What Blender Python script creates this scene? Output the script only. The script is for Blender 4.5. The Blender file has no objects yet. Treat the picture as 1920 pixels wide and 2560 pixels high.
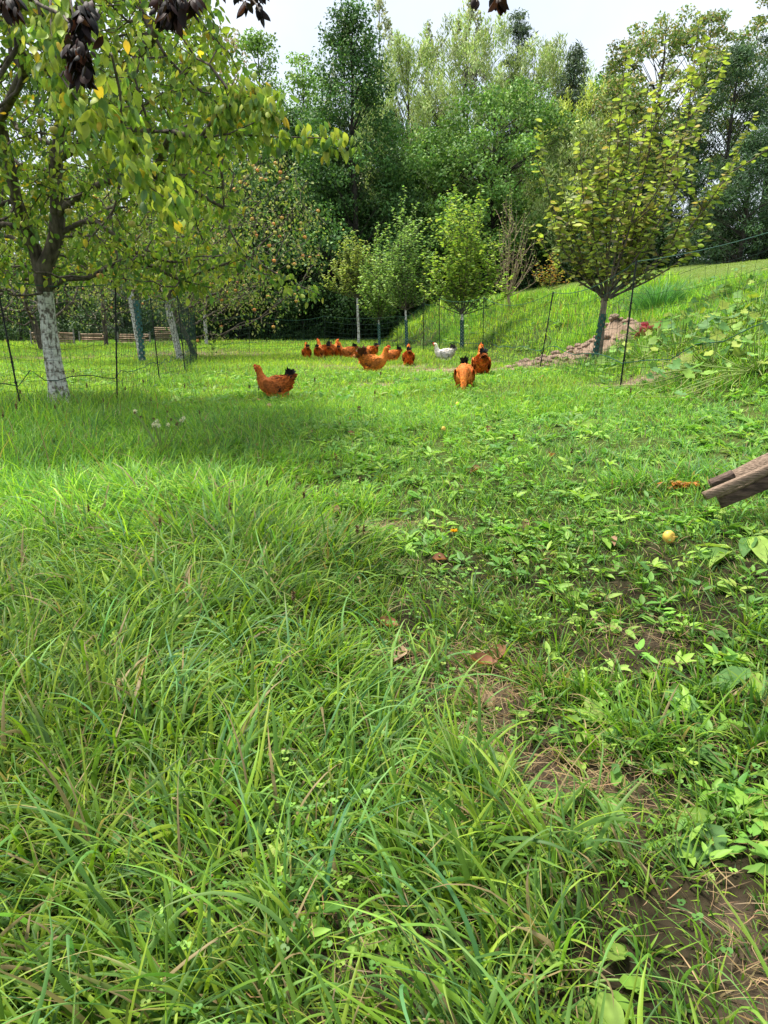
import bpy, math, random
import numpy as np
from math import radians as R
rng = np.random.default_rng(11); random.seed(11)
S = bpy.context.scene; COL = S.collection
# ------------------------------------------------------------------ camera, sky, sun, exposure
CAMZ, PITCH, F = 1.2, R(15.0), 1770.0
cd = bpy.data.cameras.new('camera'); cam = bpy.data.objects.new('camera', cd); COL.objects.link(cam)
cam.location = (0, 0, CAMZ); cam.rotation_euler = (math.pi/2-PITCH, 0, 0)
cd.sensor_fit = 'VERTICAL'; cd.sensor_height = 24; cd.lens = 24*F/2560; cd.clip_start = .02; cd.clip_end = 2000
S.camera = cam
SUN_EL, SUN_AZ = R(70), R(-62)           # azimuth from +Y towards +X
W = bpy.data.worlds.new('World'); S.world = W; W.use_nodes = True
nt = W.node_tree; nt.nodes.clear()
sky = nt.nodes.new('ShaderNodeTexSky'); sky.sky_type = 'NISHITA'; sky.sun_disc = False
sky.sun_elevation = SUN_EL; sky.sun_rotation = SUN_AZ; sky.dust_density = 3.0; sky.air_density = 1.0
tc = nt.nodes.new('ShaderNodeTexCoord'); nz = nt.nodes.new('ShaderNodeTexNoise')
nz.inputs['Scale'].default_value = 2.2; nz.inputs['Detail'].default_value = 6
rp = nt.nodes.new('ShaderNodeValToRGB'); rp.color_ramp.elements[0].position = .3; rp.color_ramp.elements[1].position = .75
rp.color_ramp.elements[0].color = (4.6, 5.5, 6.6, 1); rp.color_ramp.elements[1].color = (7.4, 7.7, 8.0, 1)
mx = nt.nodes.new('ShaderNodeMixRGB'); mx.inputs[0].default_value = .86
bg = nt.nodes.new('ShaderNodeBackground'); bg.inputs[1].default_value = .08
wo = nt.nodes.new('ShaderNodeOutputWorld')
nt.links.new(tc.outputs['Generated'], nz.inputs['Vector']); nt.links.new(nz.outputs['Fac'], rp.inputs['Fac'])
nt.links.new(sky.outputs[0], mx.inputs[1]); nt.links.new(rp.outputs[0], mx.inputs[2])
nt.links.new(mx.outputs[0], bg.inputs[0]); nt.links.new(bg.outputs[0], wo.inputs[0])
ld = bpy.data.lights.new('sun', 'SUN'); ld.energy = 3.7; ld.angle = R(16); ld.color = (1, .95, .86)
sun = bpy.data.objects.new('sun', ld); COL.objects.link(sun); sun.rotation_euler = (math.pi/2-SUN_EL, 0, math.pi-SUN_AZ)
S.view_settings.view_transform = 'Standard'; S.view_settings.look = 'None'; S.view_settings.gamma = 1
S.view_settings.exposure = 1.16
S.render.engine = 'CYCLES'
S.cycles.max_bounces = 6; S.cycles.diffuse_bounces = 4; S.cycles.glossy_bounces = 2; S.cycles.transmission_bounces = 4
S.cycles.transparent_max_bounces = 4; S.cycles.caustics_reflective = False; S.cycles.caustics_refractive = False

# ------------------------------------------------------------------ helpers
def nrm(v): return v/np.maximum(np.linalg.norm(v, axis=-1, keepdims=True), 1e-9)
def ss(a, b, x): t = np.clip((np.asarray(x, float)-a)/(b-a), 0, 1); return t*t*(3-2*t)
_vn = {}
def vnoise(x, y, sc, seed=0):
    g = _vn.setdefault(seed, np.random.default_rng(seed+500).random((64, 64)))
    x = np.asarray(x, float)/sc+100.3; y = np.asarray(y, float)/sc+100.7
    xi = np.floor(x).astype(int); yi = np.floor(y).astype(int); fx = x-xi; fy = y-yi
    fx = fx*fx*(3-2*fx); fy = fy*fy*(3-2*fy); a = lambda i, j: g[(xi+i) % 64, (yi+j) % 64]
    return (a(0,0)*(1-fx)+a(1,0)*fx)*(1-fy)+(a(0,1)*(1-fx)+a(1,1)*fx)*fy
def toe(y): return np.interp(y, [-5, 8.5, 13, 16, 24, 33, 60], [2.75, 2.75, 3.5, 3.4, 1.9, .1, -1])
def H(x, y):
    x = np.asarray(x, float); y = np.asarray(y, float)
    z = .3*ss(1, 6, y)+.05*np.clip(x, 0, 3)
    d = np.clip(x-toe(y), 0, 30)
    b = .45*np.minimum(d, 3)+.13*np.clip(d-3, 0, 9)+.01*np.clip(d-12, 0, 20)+.22*(vnoise(x, y, 1.1, 12)-.5)*ss(.3, 1.5, d)*ss(5, 3, d)
    b = b*(1+.009*np.clip(y-12, 0, 22))*ss(-1.0, 7, y)*(1-.0*y)
    b = np.where(d < .8, b*ss(-.4, .8, d), b)
    hill = 22*np.exp(-(((x+13)/34)**2+((y-128)/30)**2))+6*ss(60, 110, y)
    dip = -.5*ss(44, 52, y)
    mound = np.zeros_like(z)
    for (mx_, my_, r_, h_) in MOUNDS: mound = np.maximum(mound, h_*np.exp(-((x-mx_)**2+(y-my_)**2)/r_**2)*(.65+.7*vnoise(x, y, .22, 5)))
    return z+b+hill+dip+mound+.05*(vnoise(x, y, 1.3, 1)-.5)+.14*(vnoise(x, y, 4.5, 2)-.5)*ss(5, 9, y)
MOUNDS = []
cp, sp = math.cos(PITCH), math.sin(PITCH)
def ray(px, py):
    a = (px-960)/F; b = (1280-py)/F
    return np.array([a, cp+b*sp, -sp+b*cp])
def at(px, py, Y):
    d = ray(px, py); return np.array([0, 0, CAMZ])+d*(Y/d[1])
def G(px, py, far=44):
    d = ray(px, py); d = d/d[1]
    for Y in np.arange(.4, far, .03):
        p = np.array([0, 0, CAMZ])+d*Y
        if p[2] <= H(p[0], p[1]): return np.array([p[0], p[1], float(H(p[0], p[1]))])
    p = np.array([0, 0, CAMZ])+d*far; p[2] = float(H(p[0], p[1])); return p
MOUNDS = [(4.05, 13.1, .62, .52), (3.6, 12.9, .55, .36), (3.15, 12.8, .5, .2), (2.7, 12.9, .45, .13)]

def mesh_np(name, V, faces, mat=None, col=None, smooth=False):
    me = bpy.data.meshes.new(name); V = np.asarray(V, np.float32)
    me.vertices.add(len(V)); me.vertices.foreach_set('co', V.ravel())
    faces = [np.asarray(f, np.int32) for f in faces if len(f)]
    nl = sum(f.size for f in faces); npoly = sum(len(f) for f in faces)
    me.loops.add(nl); me.polygons.add(npoly)
    me.loops.foreach_set('vertex_index', np.concatenate([f.ravel() for f in faces]))
    tot = np.concatenate([np.full(len(f), f.shape[1], np.int32) for f in faces])
    me.polygons.foreach_set('loop_start', np.concatenate([[0], np.cumsum(tot)[:-1]]).astype(np.int32))
    if smooth: me.polygons.foreach_set('use_smooth', np.ones(npoly, bool))
    if col is not None:
        ca = me.color_attributes.new('Col', 'FLOAT_COLOR', 'POINT'); c = np.ones((len(V), 4), np.float32); c[:, :3] = col
        ca.data.foreach_set('color', c.ravel())
    me.update(calc_edges=True)
    if mat: me.materials.append(mat)
    return me
class Acc:
    def __init__(s): s.v = []; s.f = {}; s.c = []; s.n = 0
    def add(s, V, faces, col=(1, 1, 1)):
        V = np.asarray(V, float)
        if len(V) == 0: return
        s.v.append(V); s.c.append(np.broadcast_to(np.asarray(col, float), (len(V), 3)))
        for f in faces:
            f = np.asarray(f, int); s.f.setdefault(f.shape[1], []).append(f+s.n)
        s.n += len(V)
    def mesh(s, name, mat, smooth=False):
        return mesh_np(name, np.concatenate(s.v), [np.concatenate(x) for x in s.f.values()], mat, np.concatenate(s.c), smooth)
def tag(o, label=None, cat=None, group=None, kind=None):
    if label: o['label'] = label
    if cat: o['category'] = cat
    if group: o['group'] = group
    if kind: o['kind'] = kind
    return o
def obj(name, me, parent=None, loc=None):
    o = bpy.data.objects.new(name, me); COL.objects.link(o)
    if parent: o.parent = parent
    if loc is not None: o.location = loc
    return o
def empty(name, loc, rz=0, label=None, cat=None, group=None):
    o = bpy.data.objects.new(name, None); COL.objects.link(o); o.empty_display_size = .2
    o.location = loc; o.rotation_euler = (0, 0, rz); return tag(o, label, cat, group)
def copy_tree(o, parent=None):
    c = o.copy(); COL.objects.link(c); c.parent = parent
    for ch in list(o.children): copy_tree(ch, c)
    return c

# ------------------------------------------------------------------ materials
def newmat(name):
    m = bpy.data.materials.new(name); m.use_nodes = True; n = m.node_tree
    b = n.nodes['Principled BSDF']; return m, n, b
def leafmat(name, trans=.35, rough=.5, spec=.35, tmul=(1.25, 1.35, .6), noise=0):
    m, n, b = newmat(name); a = n.nodes.new('ShaderNodeAttribute'); a.attribute_name = 'Col'
    src = a.outputs['Color']
    if noise:
        g = n.nodes.new('ShaderNodeTexNoise'); g.inputs['Scale'].default_value = noise; g.inputs['Detail'].default_value = 3
        mr = n.nodes.new('ShaderNodeMapRange'); mr.inputs[1].default_value = .3; mr.inputs[2].default_value = .7
        mr.inputs[3].default_value = .72; mr.inputs[4].default_value = 1.25
        geo = n.nodes.new('ShaderNodeTexCoord'); n.links.new(geo.outputs['Object'], g.inputs['Vector'])
        mu = n.nodes.new('ShaderNodeVectorMath'); mu.operation = 'SCALE'
        n.links.new(g.outputs['Fac'], mr.inputs[0]); n.links.new(src, mu.inputs[0]); n.links.new(mr.outputs[0], mu.inputs['Scale'])
        src = mu.outputs[0]
    n.links.new(src, b.inputs['Base Color']); b.inputs['Roughness'].default_value = rough
    b.inputs['Specular IOR Level'].default_value = spec
    if trans:
        t = n.nodes.new('ShaderNodeBsdfTranslucent'); mu2 = n.nodes.new('ShaderNodeVectorMath'); mu2.operation = 'MULTIPLY'
        mu2.inputs[1].default_value = tmul; n.links.new(src, mu2.inputs[0]); n.links.new(mu2.outputs[0], t.inputs['Color'])
        x = n.nodes.new('ShaderNodeMixShader'); x.inputs[0].default_value = trans
        n.links.new(b.outputs[0], x.inputs[1]); n.links.new(t.outputs[0], x.inputs[2])
        n.links.new(x.outputs[0], n.nodes['Material Output'].inputs['Surface'])
    return m
def noisemat(name, c1, c2, scale=8, rough=.85, bump=.3, detail=6, stretch=None, lo=.35, hi=.65, c3=None):
    m, n, b = newmat(name); g = n.nodes.new('ShaderNodeTexNoise'); g.inputs['Scale'].default_value = scale
    g.inputs['Detail'].default_value = detail; tcn = n.nodes.new('ShaderNodeTexCoord'); out = tcn.outputs['Object']
    if stretch:
        mp = n.nodes.new('ShaderNodeMapping'); mp.inputs['Scale'].default_value = stretch; n.links.new(out, mp.inputs[0]); out = mp.outputs[0]
    n.links.new(out, g.inputs['Vector']); r = n.nodes.new('ShaderNodeValToRGB')
    r.color_ramp.elements[0].position = lo; r.color_ramp.elements[0].color = (*c1, 1)
    r.color_ramp.elements[1].position = hi; r.color_ramp.elements[1].color = (*c2, 1)
    if c3: e = r.color_ramp.elements.new((lo+hi)/2); e.color = (*c3, 1)
    n.links.new(g.outputs['Fac'], r.inputs[0]); n.links.new(r.outputs[0], b.inputs['Base Color'])
    b.inputs['Roughness'].default_value = rough; b.inputs['Specular IOR Level'].default_value = .25
    if bump:
        bp = n.nodes.new('ShaderNodeBump'); bp.inputs['Strength'].default_value = bump; bp.inputs['Distance'].default_value = .02
        n.links.new(g.outputs['Fac'], bp.inputs['Height']); n.links.new(bp.outputs[0], b.inputs['Normal'])
    return m
M_grass = leafmat('grass', .38, .5, .28)
M_leaf = leafmat('leaves', .36, .58, .25, (1.15, 1.2, .6), noise=14)
M_far = leafmat('far_leaves', .25, .6, .25, (1.2, 1.3, .6))
M_bark = noisemat('bark', (.045, .036, .028), (.16, .13, .10), 22, stretch=(1, 1, .35), bump=.8)
M_barkfar = noisemat('dark_bark', (.02, .018, .014), (.07, .06, .05), 6)
M_white = noisemat('whitewashed_bark', (.16, .13, .11), (.72, .70, .66), 30, stretch=(1, 1, .75), bump=.9, lo=.38, hi=.56, c3=(.5, .47, .43))
M_pale = noisemat('pale_bark', (.22, .15, .10), (.42, .31, .22), 20, stretch=(1, 1, .4))
M_barkq = noisemat('grey_brown_bark', (.14, .10, .075), (.30, .23, .18), 20, stretch=(1, 1, .4))
M_black = noisemat('black_plastic', (.008, .009, .009), (.016, .018, .018), 30, rough=.45, bump=0)
M_net = noisemat('green_net', (.01, .035, .025), (.02, .06, .045), 30, rough=.6, bump=0)
M_rope = noisemat('green_rope', (.012, .055, .035), (.03, .11, .08), 60, rough=.6, bump=.2)
M_col = leafmat('plain', 0, .7, .3)
M_feather = leafmat('feathers', .08, .7, .25, (1, 1, 1), noise=45)

# ------------------------------------------------------------------ ground
def ground():
    xs = np.unique(np.concatenate([np.arange(-14, 14, .12), np.arange(-14, 24, .35), np.linspace(-160, 160, 90)]))
    ys = np.unique(np.concatenate([np.arange(-2, 8, .09), np.arange(8, 18, .12), np.arange(18, 60, .5), np.linspace(60, 400, 60), np.linspace(-40, -2, 12)]))
    X, Y = np.meshgrid(xs, ys); Z = H(X, Y); near = (Y < 8) & (abs(X) < 10)
    Z = Z+np.where(near, .03*(vnoise(X, Y, .17, 7)-.5), 0)
    V = np.stack([X, Y, Z], -1).reshape(-1, 3); ny, nx = X.shape
    i = np.arange(ny*nx).reshape(ny, nx)
    Fq = np.stack([i[:-1, :-1], i[:-1, 1:], i[1:, 1:], i[1:, :-1]], -1).reshape(-1, 4)
    soil = bare(V[:, 0], V[:, 1]); n1 = vnoise(V[:, 0], V[:, 1], .35, 3)[:, None]
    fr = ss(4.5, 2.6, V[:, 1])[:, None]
    c = np.array([.040, .052, .014])*(1-n1)+np.array([.065, .085, .02])*n1; c = c*(1-fr)+np.array([.026, .021, .011])*(.6+.6*n1)*fr  # ground near the camera coloured darker, painting shade into the gaps between blades
    s = np.array([.33, .235, .17])*(.55+.6*vnoise(V[:, 0], V[:, 1], .14, 4)[:, None])
    k = np.clip(soil*1.3, 0, 1)[:, None]
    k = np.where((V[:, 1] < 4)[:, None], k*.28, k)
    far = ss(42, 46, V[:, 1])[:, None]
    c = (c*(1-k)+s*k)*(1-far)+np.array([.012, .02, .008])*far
    lawn = (ss(5.2, 7, V[:, 0]-toe(V[:, 1])+2.7)*ss(7, 10, V[:, 1])*(1-far[:, 0]))[:, None]
    c = c*(1-lawn)+np.array([.12, .17, .04])*lawn
    m = leafmat('soil', 0, .95, .1, noise=9)
    n = m.node_tree; g = n.nodes.new('ShaderNodeTexNoise'); g.inputs['Scale'].default_value = 28; g.inputs['Detail'].default_value = 8
    t = n.nodes.new('ShaderNodeTexCoord'); n.links.new(t.outputs['Object'], g.inputs['Vector'])
    bp = n.nodes.new('ShaderNodeBump'); bp.inputs['Strength'].default_value = .9; bp.inputs['Distance'].default_value = .03
    n.links.new(g.outputs['Fac'], bp.inputs['Height']); n.links.new(bp.outputs[0], n.nodes['Principled BSDF'].inputs['Normal'])
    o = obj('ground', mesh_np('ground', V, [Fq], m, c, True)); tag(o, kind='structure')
PATCH = []
def patch(px, py, rx, ry, s=1.0):
    p = G(px, py); PATCH.append((p[0], p[1], rx, ry, s))
for a in [(1180, 1655, .13, .10, 1.2), (1240, 1745, .15, .12, 1.1), (1180, 1870, .12, .08, .7), (1400, 1975, .17, .10, 1.3), (1330, 2070, .12, .06, .9), (1655, 856, .35, .35, 1.6), (1604, 868, .2, .2, 1.4), (1800, 860, .9, .7, .55), (1690, 775, .25, .3, .8), (1760, 735, .3, .4, .6), (1240, 1790, .1, .1, .7),
          (1840, 2320, .06, .05, .8), (1900, 2500, .07, .05, .8), (900, 2330, .16, .08, .5), (960, 1320, .25, .12, .7), (1600, 1600, .2, .1, .3),
          (1040, 1660, .12, .08, .6), (700, 2270, .15, .06, .55), (1500, 2050, .15, .1, .5),
          (830, 915, .9, .8, .55), (1100, 925, .9, .7, 1.0), (1190, 930, .8, .7, .9), (1010, 917, .6, .5, .7), (1300, 925, .8, .6, .95), (940, 962, .4, .4, .6),
          (1570, 965, .5, .35, .7), (120, 895, 1.6, .8, .7), (520, 885, 2.0, 1.2, .45), (1240, 905, .4, .5, .7), (600, 1010, .3, .2, .4), (1700, 990, .5, .3, .5), (1050, 870, .6, .6, .3)]:
    patch(*a)
for (a, b, r, h) in MOUNDS: PATCH.append((a, b, r*.95, r*.95, 1.5))
def bare(x, y):
    x = np.asarray(x, float); y = np.asarray(y, float); k = np.zeros_like(x)
    for (a, b, rx, ry, s) in PATCH: k = np.maximum(k, s*np.exp(-(((x-a)/rx)**2+((y-b)/ry)**2)))
    k = k*(.55+.9*vnoise(x, y, .16+.02*0, 9))
    return np.clip(k*np.where(y < 4, .85, 1), 0, 1)
ground()

# ------------------------------------------------------------------ grass
def blades(acc, root, az, L, w, th0, bend, col, seg=5, fold=False, curl=None, tipcol=None):
    """strips of quads that grow from root, lean towards az and bend over"""
    n = len(root); t = np.linspace(0, 1, seg+1); pos = np.zeros((n, seg+1, 3)); pos[:, 0] = root
    az = az[:, None]+(0 if curl is None else curl[:, None]*t[None, :]**1.5)*1.0
    th = th0[:, None]+bend[:, None]*t[None, :]**1.3
    d = np.stack([np.sin(th)*np.cos(az), np.sin(th)*np.sin(az), np.cos(th)], -1)
    for k in range(seg): pos[:, k+1] = pos[:, k]+(d[:, k]+d[:, k+1])/2*(L/seg)[:, None]
    side = np.stack([-np.sin(az), np.cos(az), np.zeros_like(az)], -1)
    nor = np.cross(side, d); tw = rng.normal(0, .5, (n, 1, 1)); side = side*np.cos(tw)+nor*np.sin(tw)
    prof = np.clip(np.minimum(.55+1.6*t, 1)*(1-t**2.6), .04, 1)[None, :, None]*w[:, None, None]/2
    A = pos-side*prof; B = pos+side*prof
    tip = np.asarray(col)[:, None, :]*np.ones((1, seg+1, 1))
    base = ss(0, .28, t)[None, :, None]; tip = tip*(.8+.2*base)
    if tipcol is not None: k = ss(.55, 1, t)[None, :, None]*tipcol[:, None, None]; tip = tip*(1-k)+np.array([.40, .28, .12])*k
    if fold:
        C = pos-nor*prof*.45; V = np.stack([A, C, B], 2); m = 3
    else: V = np.stack([A, B], 2); m = 2
    base_i = (np.arange(n)*(seg+1)*m)[:, None, None]; k = (np.arange(seg)*m)[None, :, None]
    q = np.array([[j, j+1, j+1+m, j+m] for j in range(m-1)])
    Fq = (base_i[..., None]+k[..., None]+q[None, None]).reshape(-1, 4)
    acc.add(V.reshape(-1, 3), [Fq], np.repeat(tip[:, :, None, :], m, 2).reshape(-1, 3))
def rdir(n): return nrm(rng.normal(size=(n, 3)))
def pal(n, cols, p=None, j=.15):
    c = np.array(cols)[rng.choice(len(cols), n, p=p)]; return c*(1+rng.normal(0, j, (n, 1)))*(1+rng.normal(0, .05, (n, 3))).clip(.5, 1.5)
GC = np.array([[.13, .27, .035], [.20, .38, .04], [.085, .20, .05], [.28, .44, .05], [.15, .31, .07]])
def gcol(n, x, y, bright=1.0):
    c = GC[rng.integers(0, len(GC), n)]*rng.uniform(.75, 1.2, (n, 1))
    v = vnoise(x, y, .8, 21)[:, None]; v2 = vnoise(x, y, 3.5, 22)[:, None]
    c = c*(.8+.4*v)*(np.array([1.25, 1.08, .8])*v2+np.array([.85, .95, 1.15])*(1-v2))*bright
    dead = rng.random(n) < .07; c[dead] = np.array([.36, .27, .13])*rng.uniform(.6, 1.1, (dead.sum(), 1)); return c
def wedge(n, y0, y1, m=.5, k=.70, p=1.0):
    y = np.sqrt(rng.uniform(y0**2, y1**2, int(n*1.05))) if p == 1 else rng.uniform(y0, y1, n)
    y = y[:n]; hw = k*y+m; x = rng.uniform(-1, 1, len(y))*hw; return x, y
def tall(x, y):
    """how long the sward is: tall rough grass left and close to the camera, cropped in the run"""
    q = x+.9*(vnoise(x, y, .7, 33)-.5)
    a = ss(.1, -.8, q+.10*(y-3))*np.maximum(ss(5.4, 3.4, y), .38*ss(8.5, 6, y))
    b = ss(2.1, 1.35, y)*ss(.75, .15, q)*.85
    e = ss(.9, .75, y)*.6
    t = np.maximum.reduce([a, b, e, .5*(vnoise(x, y, .55, 34) > .80)*ss(7, 5, y)])
    return np.clip(t*(.55+.7*vnoise(x, y, .5, 31)), 0, 1)
def grass():
    acc = Acc()
    # near tufts, folded blades
    def tufts(nt, y0, y1, per, seg, fold, wmul=1, k=.72, lm=1.0, bright=1.0, tint=(1, 1, 1)):
        x, y = wedge(nt, y0, y1, .55, k); b = bare(x, y); keep = rng.random(len(x)) > b*.95; x = x[keep]; y = y[keep]
        T = tall(x, y); cnt = np.maximum(3, (per*(.5+rng.random(len(x))*.6+T*.5)).astype(int))
        idx = np.repeat(np.arange(len(x)), cnt); n = len(idx)
        sw = vnoise(x, y, .9, 41)*6.3-1.0; fan = rng.uniform(0, 2*np.pi, n)
        az = np.where(rng.random(n) < .45, sw[idx]+rng.normal(0, .6, n), fan)
        r = np.abs(rng.normal(0, .022+.02*T[idx], n)); rx = x[idx]+r*np.cos(fan); ry = y[idx]+r*np.sin(fan)
        ln = (.05+.06*rng.random(n)+T[idx]*rng.uniform(.05, .27, n))*lm*rng.choice([.6, 1, 1.15], n); bb = bare(rx, ry); ln *= (1-.55*bb)
        w = (.0026+.0024*rng.random(n)+.0075*T[idx]*rng.random(n)**1.8)*wmul
        th0 = np.abs(rng.normal(.35, .3, n)); bend = rng.uniform(.4, 1.7, n)*(.75+.5*T[idx])
        z = H(rx, ry)-.012
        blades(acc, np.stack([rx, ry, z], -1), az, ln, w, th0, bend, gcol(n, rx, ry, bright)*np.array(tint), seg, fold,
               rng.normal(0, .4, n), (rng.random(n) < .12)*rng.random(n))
    tufts(1000, .35, 3.4, 26, 7, True, 1.5, bright=.78, tint=(.95, .97, 1.0))  # near blades dimmed in their colour to add foreground shade
    tufts(4200, .35, 4.0, 10, 4, False, 1, lm=.5, bright=.38)  # short understory coloured very dark to paint the shade between tufts
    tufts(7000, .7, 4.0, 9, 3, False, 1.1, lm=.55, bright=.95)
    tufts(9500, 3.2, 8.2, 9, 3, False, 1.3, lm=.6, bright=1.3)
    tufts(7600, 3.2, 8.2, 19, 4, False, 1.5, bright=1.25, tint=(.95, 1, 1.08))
    # long broad blades that arch over the rest in the foreground
    n = 900; x = rng.uniform(-1.5, .75, n); y = rng.uniform(.55, 3.2, n); k = (np.abs(x) < .72*y+.35) & (x < .45-.12*y+.3*(y < 1.1)); x = x[k]; y = y[k]; n = len(x)
    sw = vnoise(x, y, .6, 43)*6.3
    blades(acc, np.stack([x, y, H(x, y)-.01], -1), sw+rng.normal(0, .7, n), rng.uniform(.18, .46, n), rng.uniform(.005, .0105, n), np.abs(rng.normal(.3, .2, n)), rng.uniform(1.0, 2.0, n),
           pal(n, [(.12, .27, .06), (.17, .34, .08), (.10, .24, .09), (.22, .38, .06)]), 10, True, rng.normal(0, .5, n), (rng.random(n) < .2)*rng.random(n))
    # short sward further out, single strips
    def lawn(n, y0, y1, seg, wid, lo, hi, k=.64, m=.8):
        x, y = wedge(n, y0, y1, m, k); b = bare(x, y); v = vnoise(x, y, .45, 51)
        keep = (rng.random(len(x)) > b*1.15) & (rng.random(len(x)) < .45+.75*v); x = x[keep]; y = y[keep]; n = len(x)
        d = x-toe(y); bank = ss(.1, .8, d)*(1-ss(3.0, 4.2, d)); mown = ss(3.2, 4.4, d)
        edge = ss(-2.9, -3.6, x)*0+ss(38, 41, y)*.8+bank*1.1
        ln = (lo+(hi-lo)*rng.random(n)*(.35+1.0*v[keep]))*(1+1.7*edge*(.4+1.3*vnoise(x, y, .6, 55)))*(1-.62*mown)
        c = gcol(n, x, y, 1.45)*np.array([1.14, 1.04, .85]); lm = mown[:, None]*.75; c = c*(1-lm)+np.array([.26, .33, .085])*rng.uniform(.7, 1.15, (n, 1))*lm
        blades(acc, np.stack([x, y, H(x, y)-.01], -1), rng.uniform(0, 6.28, n), ln, wid*rng.uniform(.6, 1.3, n)*(1+.5*bank),
               np.abs(rng.normal(.2, .22, n)), rng.uniform(.1, 1.3, n), c, seg)
    lawn(60000, 6.5, 10, 3, .0062, .04, .13)
    lawn(110000, 9.5, 16, 3, .0085, .04, .13)
    lawn(120000, 15, 27, 2, .014, .05, .15)
    lawn(100000, 25, 44, 2, .024, .06, .18)
    # tall blades round the fence feet and trunk, on the left and the bank
    for (px, py, n, r, l) in [(60, 1060, 500, .5, .38), (150, 1030, 500, .35, .28), (300, 1010, 500, .45, .26), (400, 965, 350, .4, .24), (0, 1150, 600, .6, .42),
                              (1490, 915, 260, .3, .3), (1560, 900, 400, .45, .3), (1700, 1000, 200, .5, .2), (480, 930, 300, .5, .22), (1155, 880, 160, .3, .2), (1350, 800, 300, .9, .35)]:
        g = G(px, py); x = g[0]+rng.normal(0, r, n); y = g[1]+rng.normal(0, r*.8, n)
        blades(acc, np.stack([x, y, H(x, y)-.01], -1), rng.uniform(0, 6.28, n), l*rng.uniform(.5, 1.1, n), .006*rng.uniform(.7, 1.3, n)*(1+.04*g[1]),
               np.abs(rng.normal(.15, .15, n)), rng.uniform(.3, 1.5, n), gcol(n, x, y, 1.05), 4)
    o = obj('grass', acc.mesh('grass', M_grass)); tag(o, 'rough green meadow grass covering the chicken run and the bank', 'grass', kind='stuff')
    # dry straw in the bare patches
    acc = Acc()
    for (px0, n, y0, y1, w, l) in [(0, 60000, .5, 3.6, .0022, .10), (0, 9000, 3.5, 7, .002, .08), (0, 60000, 8, 24, .006, .07)]:
        x, y = wedge(n, y0, y1, .3, .66); b = bare(x, y); keep = rng.random(n) < np.clip(b*1.2+.05, 0, 1); x = x[keep]; y = y[keep]; n = len(x)
        c = np.array([.42, .29, .15])*rng.uniform(.45, 1.15, (n, 1))*(1+rng.normal(0, .06, (n, 3)))
        if y0 >= 8: c = c*np.array([.72, .66, .62])
        blades(acc, np.stack([x, y, H(x, y)+.004+(.014+.03*(y < 4))*rng.random(n)], -1), rng.uniform(0, 6.28, n), l*rng.uniform(.3, 1.2, n), w*rng.uniform(.6, 1.4, n),
               rng.uniform(1.15, 1.7, n), rng.uniform(-.3, .5, n), c, 3, False, rng.normal(0, .9, n))
    tag(obj('straw', acc.mesh('straw', M_grass)), 'dry yellow straw and dead grass lying in the worn patches', 'straw', kind='stuff')
grass()

# ------------------------------------------------------------------ leaf templates
def leaf_grid(rows, width, cup=.12, droop=.25, shape=.9, wave=0):
    t = np.linspace(0, 1, rows); V = []
    for i, a in enumerate(t):
        w = width*.5*max(.02, math.sin(math.pi*min(1, a**shape)))**.75 if 0 < a < 1 else .01
        z = -droop*a*a; zc = z-cup*w*1.6
        wv = wave*math.sin(a*17)*w
        V += [(-w, a, z+wv), (0, a, zc), (w, a, z-wv)]
    Fq = [(3*i+j, 3*i+j+1, 3*i+j+4, 3*i+j+3) for i in range(rows-1) for j in (0, 1)]
    return np.array(V), np.array(Fq)
T_NEAR = leaf_grid(5, .58, .55, .42); T_MID = leaf_grid(4, .62, .4, .25); T_LONG = leaf_grid(8, .26, .4, .45, .75, .12)
T_FAR = (np.array([(0, 0, 0), (.32, .45, .12), (0, 1, -.1), (-.32, .45, .12)], float), np.array([(0, 1, 2, 3)]))
T_QUI = leaf_grid(4, .72, .35, .3, .9)
T_THIN = (np.array([(0, 0, 0), (.12, .5, .02), (0, 1, -.08), (-.12, .5, .02)], float), np.array([(0, 1, 2, 3)]))
def disc_leaf(n=14, lobes=5, depth=.12, cup=.18):
    V = [(0, .35, 0)]
    for k in range(n):
        a = 2*math.pi*k/n-math.pi/2; r = .5*(1-depth*(.5-.5*math.cos(lobes*(a+math.pi/2))))
        if k == 0: r *= .35
        V.append((r*math.cos(a), .5+r*math.sin(a), cup*r*(1 if k % 2 else .6)))
    return np.array(V), np.array([(0, k+1, (k+1) % n+1) for k in range(n)])
T_DISC = disc_leaf(); T_CLOV = disc_leaf(8, 0, 0, .15)
def scatter(acc, T, pos, d, nor, size, col):
    V, Fq = T; n = len(pos); d = nrm(d); x = nrm(np.cross(d, nor)); z = np.cross(x, d)
    M = np.stack([x, d, z], 1)                       # rows: local axes
    W_ = np.einsum('kj,njc->nkc', V, M)*np.asarray(size).reshape(-1, 1, 1)+pos[:, None, :]
    Fa = (Fq[None]+(np.arange(n)*len(V))[:, None, None]).reshape(-1, Fq.shape[1])
    acc.add(W_.reshape(-1, 3), [Fa], np.repeat(col, len(V), 0))

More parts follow.
